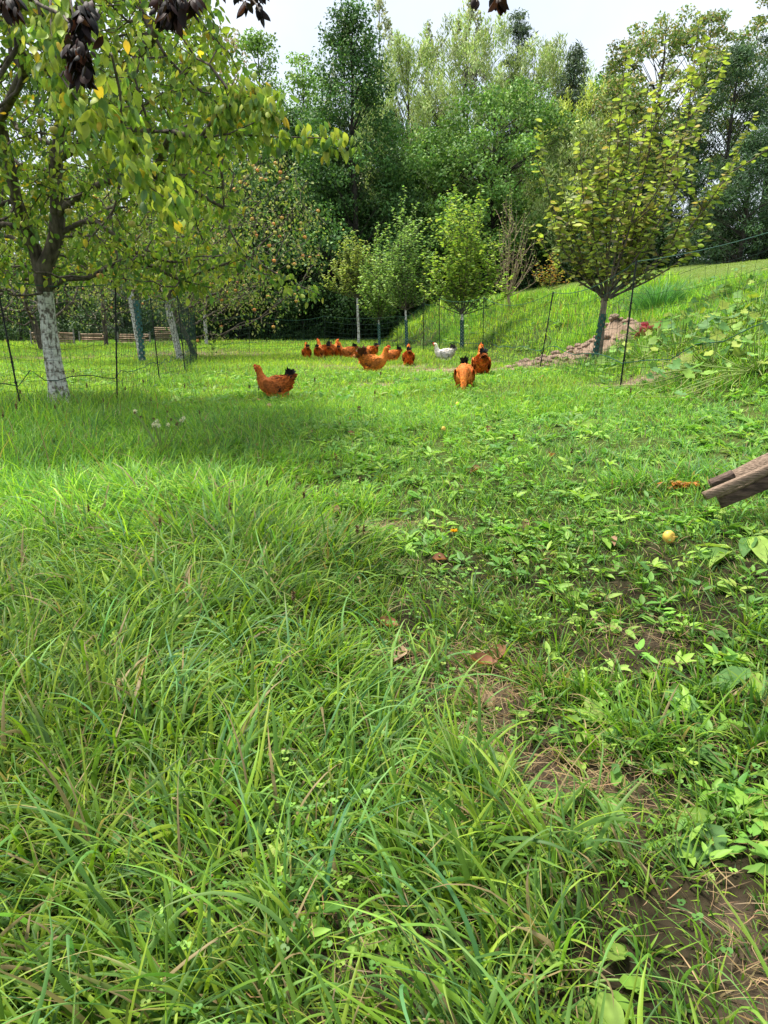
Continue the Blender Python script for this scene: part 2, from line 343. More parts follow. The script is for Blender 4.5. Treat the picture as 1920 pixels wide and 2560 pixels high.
# ------------------------------------------------------------------ limbs
def tubes(acc, P, par, rad, sides=6, col=(1, 1, 1)):
    P = np.asarray(P, float); n = len(P); u = np.zeros((n, 3)); d = np.zeros((n, 3)); main = {}
    for i in range(n):
        p = par[i]
        if p >= 0 and (p not in main or rad[i] > rad[main[p]]): main[p] = i
    for i in range(n):
        p = par[i]
        if p >= 0: d[i] = P[i]-P[p]
        if p < 0 or np.linalg.norm(d[i]) < 1e-6:
            c = main.get(i); d[i] = (P[c]-P[i]) if c is not None else (0, 0, 1)
        d[i] /= max(np.linalg.norm(d[i]), 1e-9)
        r = u[p] if p >= 0 and u[p].any() else np.array([.83, .41, .37])
        r = r-d[i]*r.dot(d[i]); u[i] = r/max(np.linalg.norm(r), 1e-9)
    w = np.cross(d, u); a = np.linspace(0, 2*np.pi, sides, endpoint=False); ca = np.cos(a)[None, :, None]; sa = np.sin(a)[None, :, None]
    seg = np.array([i for i in range(n) if par[i] >= 0])
    if not len(seg): return
    pr = np.array([par[i] for i in seg]); ismain = np.array([main[par[i]] == i for i in seg])
    rad = np.asarray(rad, float)
    ring = lambda C, U, W_, r: C[:, None]+(U[:, None]*ca+W_[:, None]*sa)*r[:, None, None]
    r0 = np.where(ismain, rad[pr], np.minimum(rad[pr], rad[seg]*1.1)); u0 = np.where(ismain[:, None], u[pr], u[seg]); w0 = np.where(ismain[:, None], w[pr], w[seg])
    A = ring(P[pr], u0, w0, r0); B = ring(P[seg], u[seg], w[seg], rad[seg])
    V = np.concatenate([A, B], 1); k = np.arange(sides); q = np.stack([k, (k+1) % sides, (k+1) % sides+sides, k+sides], -1)
    acc.add(V.reshape(-1, 3), [(q[None]+(np.arange(len(seg))*2*sides)[:, None, None]).reshape(-1, 4)], col)
def polytube(acc, pts, r0, r1, sides=6, col=(1, 1, 1)):
    n = len(pts); tubes(acc, pts, list(range(-1, n-1)), np.linspace(r0, r1, n), sides, col)
def bez(a, b, c, n):
    t = np.linspace(0, 1, n)[:, None]; return (1-t)**2*a+2*t*(1-t)*b+t*t*c
def colonize(P, par, A, step, infl, kill, iters, trop=(0, 0, 0)):
    P = [np.array(p, float) for p in P]; par = list(par); kids = [0]*len(P)
    for p in par:
        if p >= 0: kids[p] += 1
    A = np.asarray(A); dist = np.full(len(A), 1e9); near = np.zeros(len(A), int); done = 0; trop = np.array(trop)
    for _ in range(iters):
        for j in range(done, len(P)):
            dd = np.linalg.norm(A-P[j], axis=1); m = dd < dist; dist[m] = dd[m]; near[m] = j
        done = len(P); act = (dist < infl) & (dist > kill)
        if not act.any(): break
        new = []
        for j in np.unique(near[act]):
            if kids[j] >= 3: dist[near == j] = np.where(dist[near == j] < infl, dist[near == j], dist[near == j]); continue
            v = nrm(A[act & (near == j)]-P[j]).sum(0); v = v/max(np.linalg.norm(v), 1e-6)+trop+rng.normal(0, .18, 3)
            new.append((P[j]+step*v/np.linalg.norm(v), j))
        if not new: break
        for q, j in new: P.append(q); par.append(j); kids.append(0); kids[j] += 1
    P = np.array(P); w = np.ones(len(P))
    for i in range(len(P)-1, -1, -1):
        if par[i] >= 0: w[par[i]] += w[i]
    return P, par, w
def twig_leaves(acc, P, par, w, maxw, per, size, cols, T, droop=.8, pr=None, spread=.05, zcut=None):
    idx = np.array([i for i in range(len(P)) if par[i] >= 0 and w[i] <= maxw]); pp = np.array([par[i] for i in idx])
    idx = np.repeat(idx, per); pp = np.repeat(pp, per); n = len(idx); t = rng.random((n, 1))
    pos = P[idx]*t+P[pp]*(1-t)+rng.normal(0, spread, (n, 3)); sd = nrm(P[idx]-P[pp])
    d = sd*.5+rdir(n)*.8+np.array([0, 0, -droop]); nor = rdir(n)*.6+np.array([0, 0, .8])
    scatter(acc, T, pos, d, nor, size*rng.uniform(.6, 1.25, n), pal(n, cols, pr))

# ------------------------------------------------------------------ the near apple tree on the left
APPLE = [(.24, .36, .055), (.34, .43, .07), (.15, .27, .06), (.42, .46, .09), (.14, .23, .09), (.66, .48, .06)]
APP_P = [.3, .27, .18, .14, .09, .02]
def apple_mesh(name, c1, c2):
    m = noisemat(name, c1, c2, 14, rough=.4, bump=0, lo=.4, hi=.6)
    a = Acc(); t = np.linspace(0, np.pi, 9); V = []
    for i, th in enumerate(t):
        r = math.sin(th)*(1+.12*math.cos(th)); z = math.cos(th)*.88-.32*math.exp(-(th/.35)**2)+.15*math.exp(-((math.pi-th)/.3)**2)
        V += [(r*math.cos(f), r*math.sin(f), z) for f in np.linspace(0, 2*math.pi, 12, endpoint=False)]
    Fq = [(12*i+j, 12*(i+1)+j, 12*(i+1)+(j+1) % 12, 12*i+(j+1) % 12) for i in range(8) for j in range(12)]
    a.add(np.array(V)*.034, [Fq]); polytube(a, [(0, 0, .018), (.002, 0, .035), (.006, 0, .048)], .0016, .0012, 5)
    return a.mesh(name, m, True)
AM_red = apple_mesh('orange_red_apple', (.62, .10, .03), (.70, .32, .08)); AM_or = apple_mesh('orange_apple', (.70, .24, .06), (.66, .42, .10)); AM_gr = apple_mesh('green_apple', (.33, .40, .08), (.55, .45, .12))
AM_yel = apple_mesh('yellow_apple', (.75, .50, .08), (.72, .42, .10))
def near_apple():
    b = G(150, 1022); Y0 = b[1]
    root = empty('apple_tree', b, 0, 'large apple tree with whitewashed trunk at the left fence, branches reaching over the camera', 'apple tree')
    pts = []; par = []
    def line(L, start):
        last = start; out = []
        for p in L: pts.append(np.array(p)); par.append(last); last = len(pts)-1; out.append(last)
        return out
    A3 = lambda px, py, Y: at(px, py, Y)
    tr = line([b+np.array([0, 0, -.05]), A3(143, 960, Y0), A3(132, 900, Y0), A3(124, 840, Y0), A3(118, 780, Y0), A3(112, 730, Y0), A3(104, 690, Y0), A3(112, 660, Y0)], -1)
    r1 = line([A3(128, 630, Y0), A3(140, 590, Y0), A3(144, 540, Y0), A3(142, 480, Y0-.1), A3(138, 400, Y0-.2), A3(150, 330, Y0-.3), A3(150, 250, Y0-.5), A3(170, 160, Y0-.7)], tr[-1])
    r2 = line([A3(85, 620, Y0), A3(65, 570, Y0-.1), A3(40, 500, Y0-.3), A3(20, 400, Y0-.5), A3(0, 300, Y0-.8), A3(-40, 200, Y0-1.0)], tr[-2])
    r3 = line([A3(160, 698, Y0), A3(220, 695, Y0-.1), A3(260, 675, Y0-.1), A3(310, 650, Y0-.2), A3(380, 665, Y0-.3), A3(450, 700, Y0-.4), A3(530, 720, Y0-.4)], tr[-3])
    r4 = line([A3(175, 570, Y0), A3(205, 555, Y0-.1), A3(240, 555, Y0-.2), A3(290, 590, Y0-.3), A3(350, 640, Y0-.4), A3(430, 655, Y0-.4), A3(520, 650, Y0-.5)], r1[1])
    r5 = line([A3(170, 510, Y0-.2), A3(230, 470, Y0-.5), A3(300, 440, Y0-.8), A3(380, 440, Y0-1.1), A3(470, 470, Y0-1.3), A3(560, 520, Y0-1.4)], r1[2])
    r6 = line([A3(200, 360, Y0-.6), A3(270, 280, Y0-1.), A3(330, 180, Y0-1.4), A3(385, 90, Y0-1.7), A3(430, -20, Y0-2.0)], r1[4])
    # limb that comes towards the camera and hangs down again
    r7 = line([A3(60, 180, Y0-1.6), A3(40, 60, Y0-2.3), A3(60, -40, Y0-3.0), A3(130, -60, Y0-3.5)], r2[-2])
    r8 = line([A3(125, 30, 3.9), A3(135, 120, 3.8), A3(145, 180, 3.8), A3(185, 240, 3.7), A3(225, 290, 3.7)], r7[-1])
    r9 = line([A3(95, 10, 3.7), A3(160, 40, 3.6), A3(220, 90, 3.6), A3(280, 140, 3.6), A3(300, 230, 3.7), A3(305, 330, 3.8), A3(340, 380, 3.9), A3(335, 440, 3.9), A3(420, 500, 4.0), A3(470, 530, 4.1)], r7[-2])
    r10 = line([A3(430, 330, 5.2), A3(500, 345, 5.1), A3(570, 335, 5.0), A3(680, 342, 5.0), A3(800, 345, 5.0), A3(870, 352, 5.0)], r5[3])
    r11 = line([A3(540, 290, 5.0), A3(590, 250, 5.0), A3(640, 235, 4.9)], r10[1])
    r12 = line([A3(650, 300, 4.8), A3(690, 250, 4.8)], r10[2])
    r13 = line([A3(620, 640, Y0-.5), A3(700, 690, Y0-.6), A3(800, 738, Y0-.6)], r3[-2])
    r14 = line([A3(560, -120, 4.6), A3(780, -170, 4.2), A3(1000, -130, 4.0), A3(1200, -60, 3.9), A3(1240, -15, 3.9)], r6[-1])
    fixed = len(pts)
    # crown volume
    n = 16000; px = rng.uniform(-350, 720, n); py = rng.uniform(-420, 760, n); Y = rng.uniform(5.0, 9.4, n)
    low = np.interp(px, [-350, 0, 90, 200, 330, 480, 600, 700], [720, 710, 690, 690, 720, 725, 700, 620])
    right = np.interp(py, [-420, 0, 100, 200, 300, 400, 500, 620, 760], [500, 555, 570, 660, 690, 590, 600, 650, 650])
    ok = (py < low) & (px < right-60*rng.random(n)) & ((py < 400-(Y-5)*40) | (Y > 5.2)) & ~((py > 480) & (Y < 6.4))
    C = np.array([at(a, c, e) for a, c, e in zip(px[ok], py[ok], Y[ok])]); C = C[(C[:, 2] < 6.0)]
    C = C[(((C[:, 0]+3.3)/4.1)**2+((C[:, 1]-6.4)/3.6)**2+((C[:, 2]-3.3)/3.2)**2) < 1]
    C = C[vnoise(C[:, 0]+C[:, 2]*.7, C[:, 1]+C[:, 2]*.4, .55, 77) > .48][:4200]
    P, pr, w = colonize(pts, par, C, .16, 1.4, .13, 60, (0, 0, -.05))
    rad = .105*(w/w[0])**.44; rad = np.clip(rad, .0035, None)
    for i, j in enumerate(tr): rad[j] = [.138, .10, .088, .084, .082, .082, .092, .084][i]
    a = Acc(); k = 6
    tubes(a, P[:k], pr[:k], rad[:k], 16); V = a.v[0]
    V += .010*(np.random.default_rng(3).random(V.shape)-.5)
    obj('trunk', a.mesh('trunk', M_white, True), root).matrix_parent_inverse = root.matrix_world.inverted()
    a = Acc(); pr2 = list(pr); sub = list(range(k-1, len(P))); mp = {j: i for i, j in enumerate(sub)}
    tubes(a, P[sub], [mp.get(pr2[j], -1) if j != k-1 else -1 for j in sub], rad[sub], 7)
    obj('branches', a.mesh('branches', M_bark, True), root)
    w[r14] = 999
    a = Acc(); twig_leaves(a, P, pr, w, 9, 12, .062, APPLE, T_NEAR, .55, APP_P, .06)
    w[r14] = 999
    for (L, m) in ((r10, 34), (r11, 45), (r12, 45), (r8, 18), (r9[4:], 20), (r3[4:], 30), (r4[3:], 30), (r13, 18)):
        Q = P[L]; t = rng.random(m*len(L))*(len(L)-1); i = np.minimum(t.astype(int), len(L)-2); f = (t-i)[:, None]
        pos = Q[i]*(1-f)+Q[i+1]*f+rng.normal(0, .05, (len(t), 3)); q = len(t)
        scatter(a, T_NEAR, pos, rdir(q)*.6+np.array([.1, 0, -1.0]), rdir(q)*.7+np.array([0, -.3, .6]), .07*rng.uniform(.6, 1.2, q), pal(q, APPLE, APP_P))
    obj('leaves', a.mesh('leaves', M_leaf, True), root)
    a = Acc()     # withered clusters
    for (px_, py_, Y, sx, sy, m) in [(205, 70, 3.0, 26, 30, 34), (190, 150, 3.0, 24, 40, 46), (205, 195, 3.0, 14, 18, 14), (430, 25, 3.1, 26, 28, 42), (420, 58, 3.1, 16, 14, 16), (25, 25, 2.6, 14, 14, 14),
                                 (485, 20, 3.2, 8, 16, 8), (615, 32, 3.3, 3, 8, 3), (650, 42, 3.3, 5, 8, 3), (1192, 20, 3.5, 2, 6, 2), (1250, 18, 3.4, 12, 6, 9), (610, -5, 3.3, 50, 8, 10)]:
        q = int(m*3); pos = np.array([at(px_+rng.normal(0, sx*.6), py_+rng.normal(0, sy*.6)-25, Y+rng.normal(0, .06)) for _ in range(q)])
        scatter(a, T_NEAR, pos, rdir(q)*.45+np.array([0, 0, -1.]), rdir(q), .052*rng.uniform(.5, 1.3, q), pal(q, [(.022, .012, .010), (.05, .022, .016), (.012, .010, .008)]))
    wl = obj('withered_leaves', a.mesh('withered_leaves', M_leaf, True), root); wl['label'] = 'clusters of dead blackish brown leaves hanging from the apple branches'
    # thin twigs that carry them
    for (p0, p1, p2) in [((160, 40), (175, 70), (200, 60)), ((170, -30), (190, 60), (195, 150)), ((380, -60), (385, 0), (425, 20)), ((560, -60), (600, -10), (615, 15)), ((600, -30), (640, 0), (650, 30)), ((1195, -60), (1192, -20), (1192, 5)), ((1245, -60), (1250, -20), (1250, 5))]:
        a = Acc(); polytube(a, bez(at(*p0, 3.2), at(*p1, 3.1), at(*p2, 3.05), 6), .005, .002, 5); obj('hanging_twig', a.mesh('hanging_twig', M_bark), root)
    for (px_, py_, Y, me) in [(135, 325, 6.2, AM_gr), (102, 306, 6.4, AM_gr), (172, 530, 6.6, AM_gr), (230, 675, 7, AM_gr), (292, 682, 7.2, AM_or), (250, 690, 7.4, AM_or), (60, 560, 7.0, AM_gr), (115, 545, 6.8, AM_gr), (330, 560, 6.6, AM_gr), (420, 610, 6.9, AM_gr)]:
        o = obj('apple', me, root, at(px_, py_, Y))
    for ch in root.children: ch.matrix_parent_inverse.identity()
    for ch in root.children: ch.location = ch.location-root.location
    return root
near_apple()

# ------------------------------------------------------------------ colonised orchard trees behind the left fence
def put(root):     # children were built in world space: re-express them in the root's frame
    for ch in root.children: ch.location = ch.location-root.location
def orchard_tree(px, Y, top, hw, trunk_h, label, lean=0, white=True, cols=None, n_at=420, apples=0, leaf=.085, shift=0, seed=0, r=.07, low=None, group=None, name='apple_tree', amesh=None, cat='apple tree'):
    b = at(px, 900, Y); b[2] = float(H(b[0], Y)); zt = at(px, top, Y)[2]; Rw = hw/F*Y
    root = empty(name, b, 0, label, cat, group)
    T0 = [b+np.array([lean*t, 0, t*trunk_h-(.05 if t == 0 else 0)]) for t in (0, .25, .5, .75, 1)]
    zlow = b[2]+trunk_h*(.9 if low is None else low); c = np.array([b[0]+lean+shift, Y, (zt+zlow)/2]); rz = (zt-zlow)/2
    A = c+rdir(n_at*2)*rng.random((n_at*2, 1))**.4*np.array([Rw, Rw*.9, rz]); A = A[vnoise(A[:, 0]+A[:, 2], A[:, 1]+A[:, 2]*.5, Rw*.3, 60+seed) > .3][:n_at]
    P, pr, w = colonize(T0, [-1, 0, 1, 2, 3], A, Rw*.09+.05, Rw*1.6, Rw*.07, 60, (0, 0, .05))
    rad = np.clip(r*(w/w[0])**.45, .006, None); rad[:5] = r
    a = Acc(); tubes(a, P[:5], pr[:5], rad[:5], 10); obj('trunk', a.mesh('trunk', M_white if white else M_bark, True), root)
    a = Acc(); tubes(a, P[4:], [-1]+[p-4 for p in pr[5:]], rad[4:], 5); obj('branches', a.mesh('branches', M_bark), root)
    a = Acc(); twig_leaves(a, P, pr, w, 6, 7 if leaf > .07 else 9, leaf, cols or APPLE, T_MID if Y < 24 else T_FAR, .7, None, .1*Rw**.5)
    obj('leaves', a.mesh('leaves', M_leaf), root)
    tips = [i for i in range(5, len(P)) if w[i] <= 3]; random.seed(seed)
    for i in random.sample(tips, min(apples, len(tips))):
        o = obj('apple', random.choice(amesh or [AM_red, AM_or, AM_or, AM_gr]), root, P[i]+np.array([0, -.05, -.08])); o.scale = (1.35,)*3
    put(root); return root
OC = [(.17, .27, .05), (.24, .33, .07), (.10, .19, .05), (.30, .36, .11), (.38, .38, .16)]
orchard_tree(356, 16.5, 330, 230, 1.55, 'apple tree with a dotted blue green trunk guard behind the left fence', -.15, True, OC, 500, 14, .085, -.2, 1, low=.8)
orchard_tree(452, 18.6, 300, 270, 1.5, 'old apple tree heavy with orange apples, patchy white trunk behind the left fence', -.25, True, OC, 1000, 96, .085, 1.35, 2, .082, low=.3)
orchard_tree(490, 20.5, 420, 160, 1.7, 'slim grey apple tree leaning left beside the patchy white trunk', -.7, False, OC, 380, 22, .085, .6, 3, low=.6)
orchard_tree(519, 30, 560, 150, 1.2, 'small far apple tree with a short whitewashed trunk near the wood edge', 0, True, OC, 300, 26, .1, 0, 4, low=.7)
orchard_tree(110, 25, 480, 270, 1.0, 'broad dark stemmed apple tree in front of the log stacks', -.2, False, OC, 480, 12, .1, -.4, 5, .11, low=.6)
orchard_tree(-60, 20, 380, 260, 1.2, 'apple tree at the left edge behind the net, crown low over the grass', 0, True, OC, 420, 8, .09, -.2, 6, .09, low=.6)
orchard_tree(270, 28, 420, 190, 1.3, 'apple tree standing right of the far log stacks, in leaf to the ground', 0, False, OC, 420, 22, .1, 0, 7, .08, low=.35)

# ------------------------------------------------------------------ fruit trees with long upright shoots
def shoot_tree(px, py, Y, fork, tips, label, cols, leaf, group=None, name='fruit_tree', cat='fruit tree', r=.045, depth=.8, white=None, T=T_MID, sub=5, space=.035, ctrl=.45, mat=None, pr=None, seed=1, b0=.3, zb=None):
    rg = np.random.default_rng(seed); b = at(px, py, Y); b[2] = float(H(b[0], Y))
    f = at(fork[0], fork[1], Y); root = empty(name, b, 0, label, cat, group)
    a = Acc(); tp = np.array([b-np.array([0, 0, .05]), b*.66+f*.34+np.array([.01, 0, 0]), b*.33+f*.67, f]); polytube(a, tp, r*1.15, r*.85, 10)
    obj('trunk', a.mesh('trunk', white or mat or M_bark, True), root)
    a = Acc(); la = Acc(); curves = []
    for (tx, ty) in tips:
        t = at(tx, ty, Y+rg.uniform(-depth, depth)); mid = f*(1-ctrl)+t*ctrl; mid[0] = f[0]+(t[0]-f[0])*.8+rg.normal(0, .06); mid[1] = Y+(t[1]-Y)*.8; mid[2] = f[2]+(t[2]-f[2])*.38
        c = bez(f+rg.normal(0, .03, 3), mid, t, 12); polytube(a, c, r*.34, .003, 6); curves.append((c, b0))
        Ls = np.linalg.norm(t-f)
        for k in range(sub):
            s = rg.uniform(.15, .8); i = int(s*11); p = c[i]; ln = Ls*rg.uniform(.18, .42)
            q = p+np.array([rg.normal(0, .45), rg.normal(0, .45), 1])*ln*np.array([.7, .7, .85]); m2 = p*.5+q*.5+np.array([rg.normal(0, .25), rg.normal(0, .25), -.05])*ln
            cc = bez(p, m2, q, 7); polytube(a, cc, .009*(Ls/3+.3), .003, 4); curves.append((cc, .08))
    obj('branches', a.mesh('branches', mat or M_bark), root)
    for c, s0 in curves:
        L = np.linalg.norm(np.diff(c, axis=0), axis=1).sum(); n = int(L*(1-s0)/space)
        if n < 2: continue
        t = (s0+(1-s0)*np.linspace(0, 1, n))*(len(c)-1); i = np.minimum(t.astype(int), len(c)-2); fr = (t-i)[:, None]
        pos = c[i]*(1-fr)+c[i+1]*fr; d = rdir(n); d[:, 2] = np.abs(d[:, 2])*.25-.05
        scatter(la, T, pos+rng.normal(0, .012, (n, 3)), d, rdir(n)*.55+np.array([0, 0, .9]), leaf*rng.uniform(.6, 1.2, n), pal(n, cols, pr))
    obj('leaves', la.mesh('leaves', M_leaf, T is not T_FAR), root); put(root); return root
QC = [(.40, .50, .10), (.32, .40, .10), (.20, .24, .10), (.52, .58, .15), (.28, .25, .15), (.52, .42, .15)]
def fan(px0, px1, yt, yb, n, seed, k=.9):
    rg = np.random.default_rng(seed); out = []
    m_ = (px0+px1)/2; px0 = m_+(px0-m_)*1.3; px1 = m_+(px1-m_)*1.3; yt = yb+(yt-yb)*1.18
    for i in range(n):
        u = (i+.5)/n; x = px0+(px1-px0)*u+rg.normal(0, 6); e = 1-abs(2*u-1)**1.7; out.append((x, yb+(yt-yb)*e*rg.uniform(k-.25, 1)))
    return out
q_tips = [(1340, 295), (1450, 300), (1400, 420), (1566, 120), (1620, 210), (1667, 110), (1720, 185), (1768, 70), (1745, 320), (1885, 285), (1812, 450), (1335, 560), (1500, 370), (1530, 255), (1375, 500), (1590, 330),
          (1700, 420), (1660, 330), (1480, 470), (1780, 560), (1840, 370), (1550, 430), (1620, 480), (1420, 560), (1690, 600)]
shoot_tree(1492, 905, 12, (1512, 745), q_tips, 'quince tree with leggy upright shoots and dusty yellow green leaves behind the right fence', QC, .128, name='quince_tree', cat='fruit tree', r=.055, depth=.9, sub=4, space=.044, T=T_QUI, pr=[.28, .24, .16, .12, .14, .06], white=M_barkq, b0=.34, seed=4)
PC = [(.34, .48, .08), (.25, .39, .08), (.44, .54, .12), (.18, .30, .07)]
shoot_tree(897, 842, 33, (893, 745), fan(815, 945, 580, 720, 16, 2), 'small bushy olive toned tree on a slim whitewashed trunk', [(.38, .46, .13), (.46, .52, .16), (.26, .35, .10)], .135, 'young fruit trees at the end of the run', r=.055, depth=1.1, white=M_white, T=T_FAR, sub=9, space=.035, b0=.1, seed=7)
shoot_tree(948, 850, 30, (947, 800), fan(895, 1000, 590, 770, 14, 3), 'narrow small fruit tree with low fork and mesh guard', white=M_white, cols=[(.29, .45, .12), (.38, .53, .16), (.2, .34, .10)], leaf=.13, group='young fruit trees at the end of the run', r=.035, depth=.8, T=T_FAR, sub=9, space=.04, b0=.08, seed=8)
shoot_tree(1017, 855, 27, (1014, 775), fan(950, 1085, 500, 740, 16, 4), 'upright fruit tree with dark rounded leaves and blue trunk guard', white=M_white, cols=[(.27, .43, .13), (.37, .52, .18), (.2, .33, .11)], leaf=.13, group='young fruit trees at the end of the run', r=.042, depth=.9, T=T_FAR, sub=7, space=.035, b0=.12, seed=9)
shoot_tree(1155, 878, 21, (1155, 785), fan(1075, 1262, 465, 740, 20, 5), 'tallest young fruit tree, bright yellow green, with dotted guard', white=M_white, cols=PC, leaf=.115, group='young fruit trees at the end of the run', r=.042, depth=.9, T=T_MID, sub=7, space=.035, b0=.15, seed=10)
shoot_tree(1275, 806, 24, (1270, 740), fan(1225, 1345, 490, 700, 15, 6), 'half bare shrub with pale tan stems on the bank', [(.22, .3, .09), (.3, .36, .12)], .085, None, 'shrub', 'shrub', .05, .7, None, T_FAR, 5, .13, .45, M_pale, seed=11)
shoot_tree(1375, 745, 25, (1375, 725), fan(1340, 1415, 630, 710, 10, 6), 'yellowing shrub with orange leaves on the bank', [(.40, .38, .07), (.5, .25, .06), (.25, .33, .08)], .1, None, 'shrub', 'shrub', .03, .6, None, T_FAR, 6, .05, .45, None, seed=12)

# ------------------------------------------------------------------ the wood behind
KIND = {
 'peak': dict(cols=[(.055, .13, .036), (.085, .18, .045), (.04, .095, .03), (.12, .22, .06)], n=34000, leaf=.17, T=T_FAR, lobe=.17, prof='cone', nl=280),  # profile, leaf size, palette, n leaves, lobe size, density flatten, template
 'alder': dict(cols=[(.050, .115, .034), (.075, .155, .042), (.035, .08, .026), (.11, .20, .055)], n=17000, leaf=.17, T=T_FAR, lobe=.17, prof='cone', nl=140),
 'dome': dict(cols=[(.10, .20, .048), (.14, .26, .06), (.07, .15, .04), (.20, .32, .08)], n=26000, leaf=.17, T=T_FAR, lobe=.13, prof='dome', nl=170),
 'willow': dict(cols=[(.30, .38, .14), (.38, .44, .19), (.24, .32, .11)], n=19000, leaf=.24, T=T_THIN, lobe=.12, prof='dome', nl=170, up=1),  # pale willow green, with slight distance haze put into the colour
 'yellow': dict(cols=[(.42, .48, .08), (.48, .52, .12), (.34, .42, .08)], n=13000, leaf=.2, T=T_THIN, lobe=.12, prof='dome', nl=110, up=1),
 'poplar': dict(cols=[(.34, .37, .22), (.42, .42, .28), (.28, .30, .18)], n=3200, leaf=.17, T=T_FAR, lobe=.10, prof='col', nl=80, up=1),
 'russet': dict(cols=[(.36, .26, .17), (.30, .29, .15), (.40, .33, .22)], n=5200, leaf=.16, T=T_FAR, lobe=.12, prof='dome', nl=80, up=1),
 'light': dict(cols=[(.20, .33, .07), (.27, .40, .09), (.15, .26, .06)], n=15000, leaf=.17, T=T_FAR, lobe=.17, prof='cone', nl=130),
 'larch': dict(cols=[(.10, .14, .09), (.13, .18, .10), (.07, .10, .07)], n=12000, leaf=.26, T=T_THIN, lobe=.16, prof='spruce', nl=110),
 'spruce': dict(cols=[(.035, .075, .035), (.05, .10, .045), (.08, .14, .06)], n=20000, leaf=.22, T=T_THIN, lobe=.13, prof='oval', nl=150),
 'ash': dict(cols=[(.15, .23, .06), (.21, .28, .08), (.10, .17, .05), (.30, .24, .10)], n=11000, leaf=.17, T=T_FAR, lobe=.13, prof='dome', nl=90),
 'shrub': dict(cols=[(.022, .048, .016), (.034, .07, .022), (.055, .105, .032)], n=7500, leaf=.13, T=T_FAR, lobe=.22, prof='dome', nl=40),  # leaf colours lowered to paint the deep shade at the wood's foot
}
def prof(kind, t):
    if kind == 'cone': return (np.clip(1-t, 0, 1)**.72+.10)*np.clip(t*6+.45, 0, 1)
    if kind == 'dome': return np.sqrt(np.clip(1-((t-.42)/.58)**2, 0, 1))
    if kind == 'col': return np.clip(1-t, 0, 1)**.6*np.clip(t*3+.2, 0, 1)
    if kind == 'oval': return np.clip(1-t**2.2, 0, 1)**.8*np.clip(t*4+.5, 0, 1)
    return np.clip(1-t, 0, 1)**.9*np.clip(t*8+.3, 0, 1)
def wood_tree(px, top, Y, hw, kind, label, t0=.12, name='tree', n=1.0, group='trees of the wood behind the run', cat='tree', lean=0, dz=0):
    K = KIND[kind]; b = at(px, 900, Y); b[2] = float(H(b[0], Y))-.1; zt = at(px, top, Y)[2]; h = zt-b[2]; Rw = hw*1.15/F*Y
    root = empty(name, b, 0, label, cat, group); a = Acc(); la = Acc()
    tp = np.array([b+np.array([math.sin(k*1.7+px)*.012*h*(k > 0)*(1-k/8), math.cos(k*1.3+px)*.01*h*(k > 0), h*k/8*.97]) for k in range(9)])
    r0 = (.011*h+.06)*(.45 if kind in ('poplar', 'russet') else 1); polytube(a, tp, r0, .02, 8); nl = K['nl']
    t = t0+(1-t0)*rng.random(nl)**(.95 if K['prof'] in ('cone', 'spruce') else .9); az = rng.uniform(0, 6.283, nl)
    tt = (t-t0)/(1-t0); rr = prof(K['prof'], tt)*Rw*rng.uniform(.35, 1.05, nl)**.6
    C = np.stack([b[0]+rr*np.cos(az), b[1]+rr*np.sin(az), b[2]+t*h*(.985)], -1); irregular = rng.normal(0, .05*Rw, (nl, 3)); C += irregular
    lr = K['lobe']*.85*Rw*rng.uniform(.6, 1.5, nl)*(1.15-.5*tt)+.12
    cc = rng.uniform(.7, 1.6, nl)
    for i in range(nl):
        if i % 2 and K['prof'] != 'spruce': continue
        ti = np.clip(t[i]-.18*rr[i]/Rw-.06, .03, .97)*8; j = int(ti); p0 = tp[j]*(1-(ti-j))+tp[min(j+1, 8)]*(ti-j)
        m = p0*.5+C[i]*.5+np.array([0, 0, .12*rr[i]]); polytube(a, bez(p0, m, C[i], 4), .016+.007*rr[i], .010, 4)
    N = int(K['n']*n); wgt = lr**2/np.sum(lr**2); idx = rng.choice(nl, N, p=wgt); d = rdir(N)
    rad = lr[idx][:, None]*rng.random((N, 1))**.35
    if K.get('up'): off = d*rad*np.array([.8, .8, 1.7])
    elif K['prof'] == 'spruce': off = d*rad*np.array([1.5, 1.5, .35]); off[:, 2] -= .35*np.hypot(off[:, 0], off[:, 1])
    elif kind == 'spruce': off = d*rad*np.array([1.3, 1.3, .8])
    else: off = d*rad*np.array([1.25, 1.25, .75])
    pos = C[idx]+off; pos[:, 2] = np.maximum(pos[:, 2], H(pos[:, 0], pos[:, 1])+.05)
    ld_ = rdir(N)+(np.array([0, 0, 1.2]) if K.get('up') else np.array([0, 0, -.5 if kind in ('larch', 'spruce') else -.2]))
    col = pal(N, K['cols'])*cc[idx][:, None]
    scatter(la, K['T'], pos, ld_, d*.5+rdir(N)*.5+np.array([0, -.1, .6]), K['leaf']*rng.uniform(.6, 1.3, N)*(Y/42), col)
    obj('trunk', a.mesh('trunk', M_barkfar), root); obj('crown', la.mesh('crown', M_far), root); put(root); return root
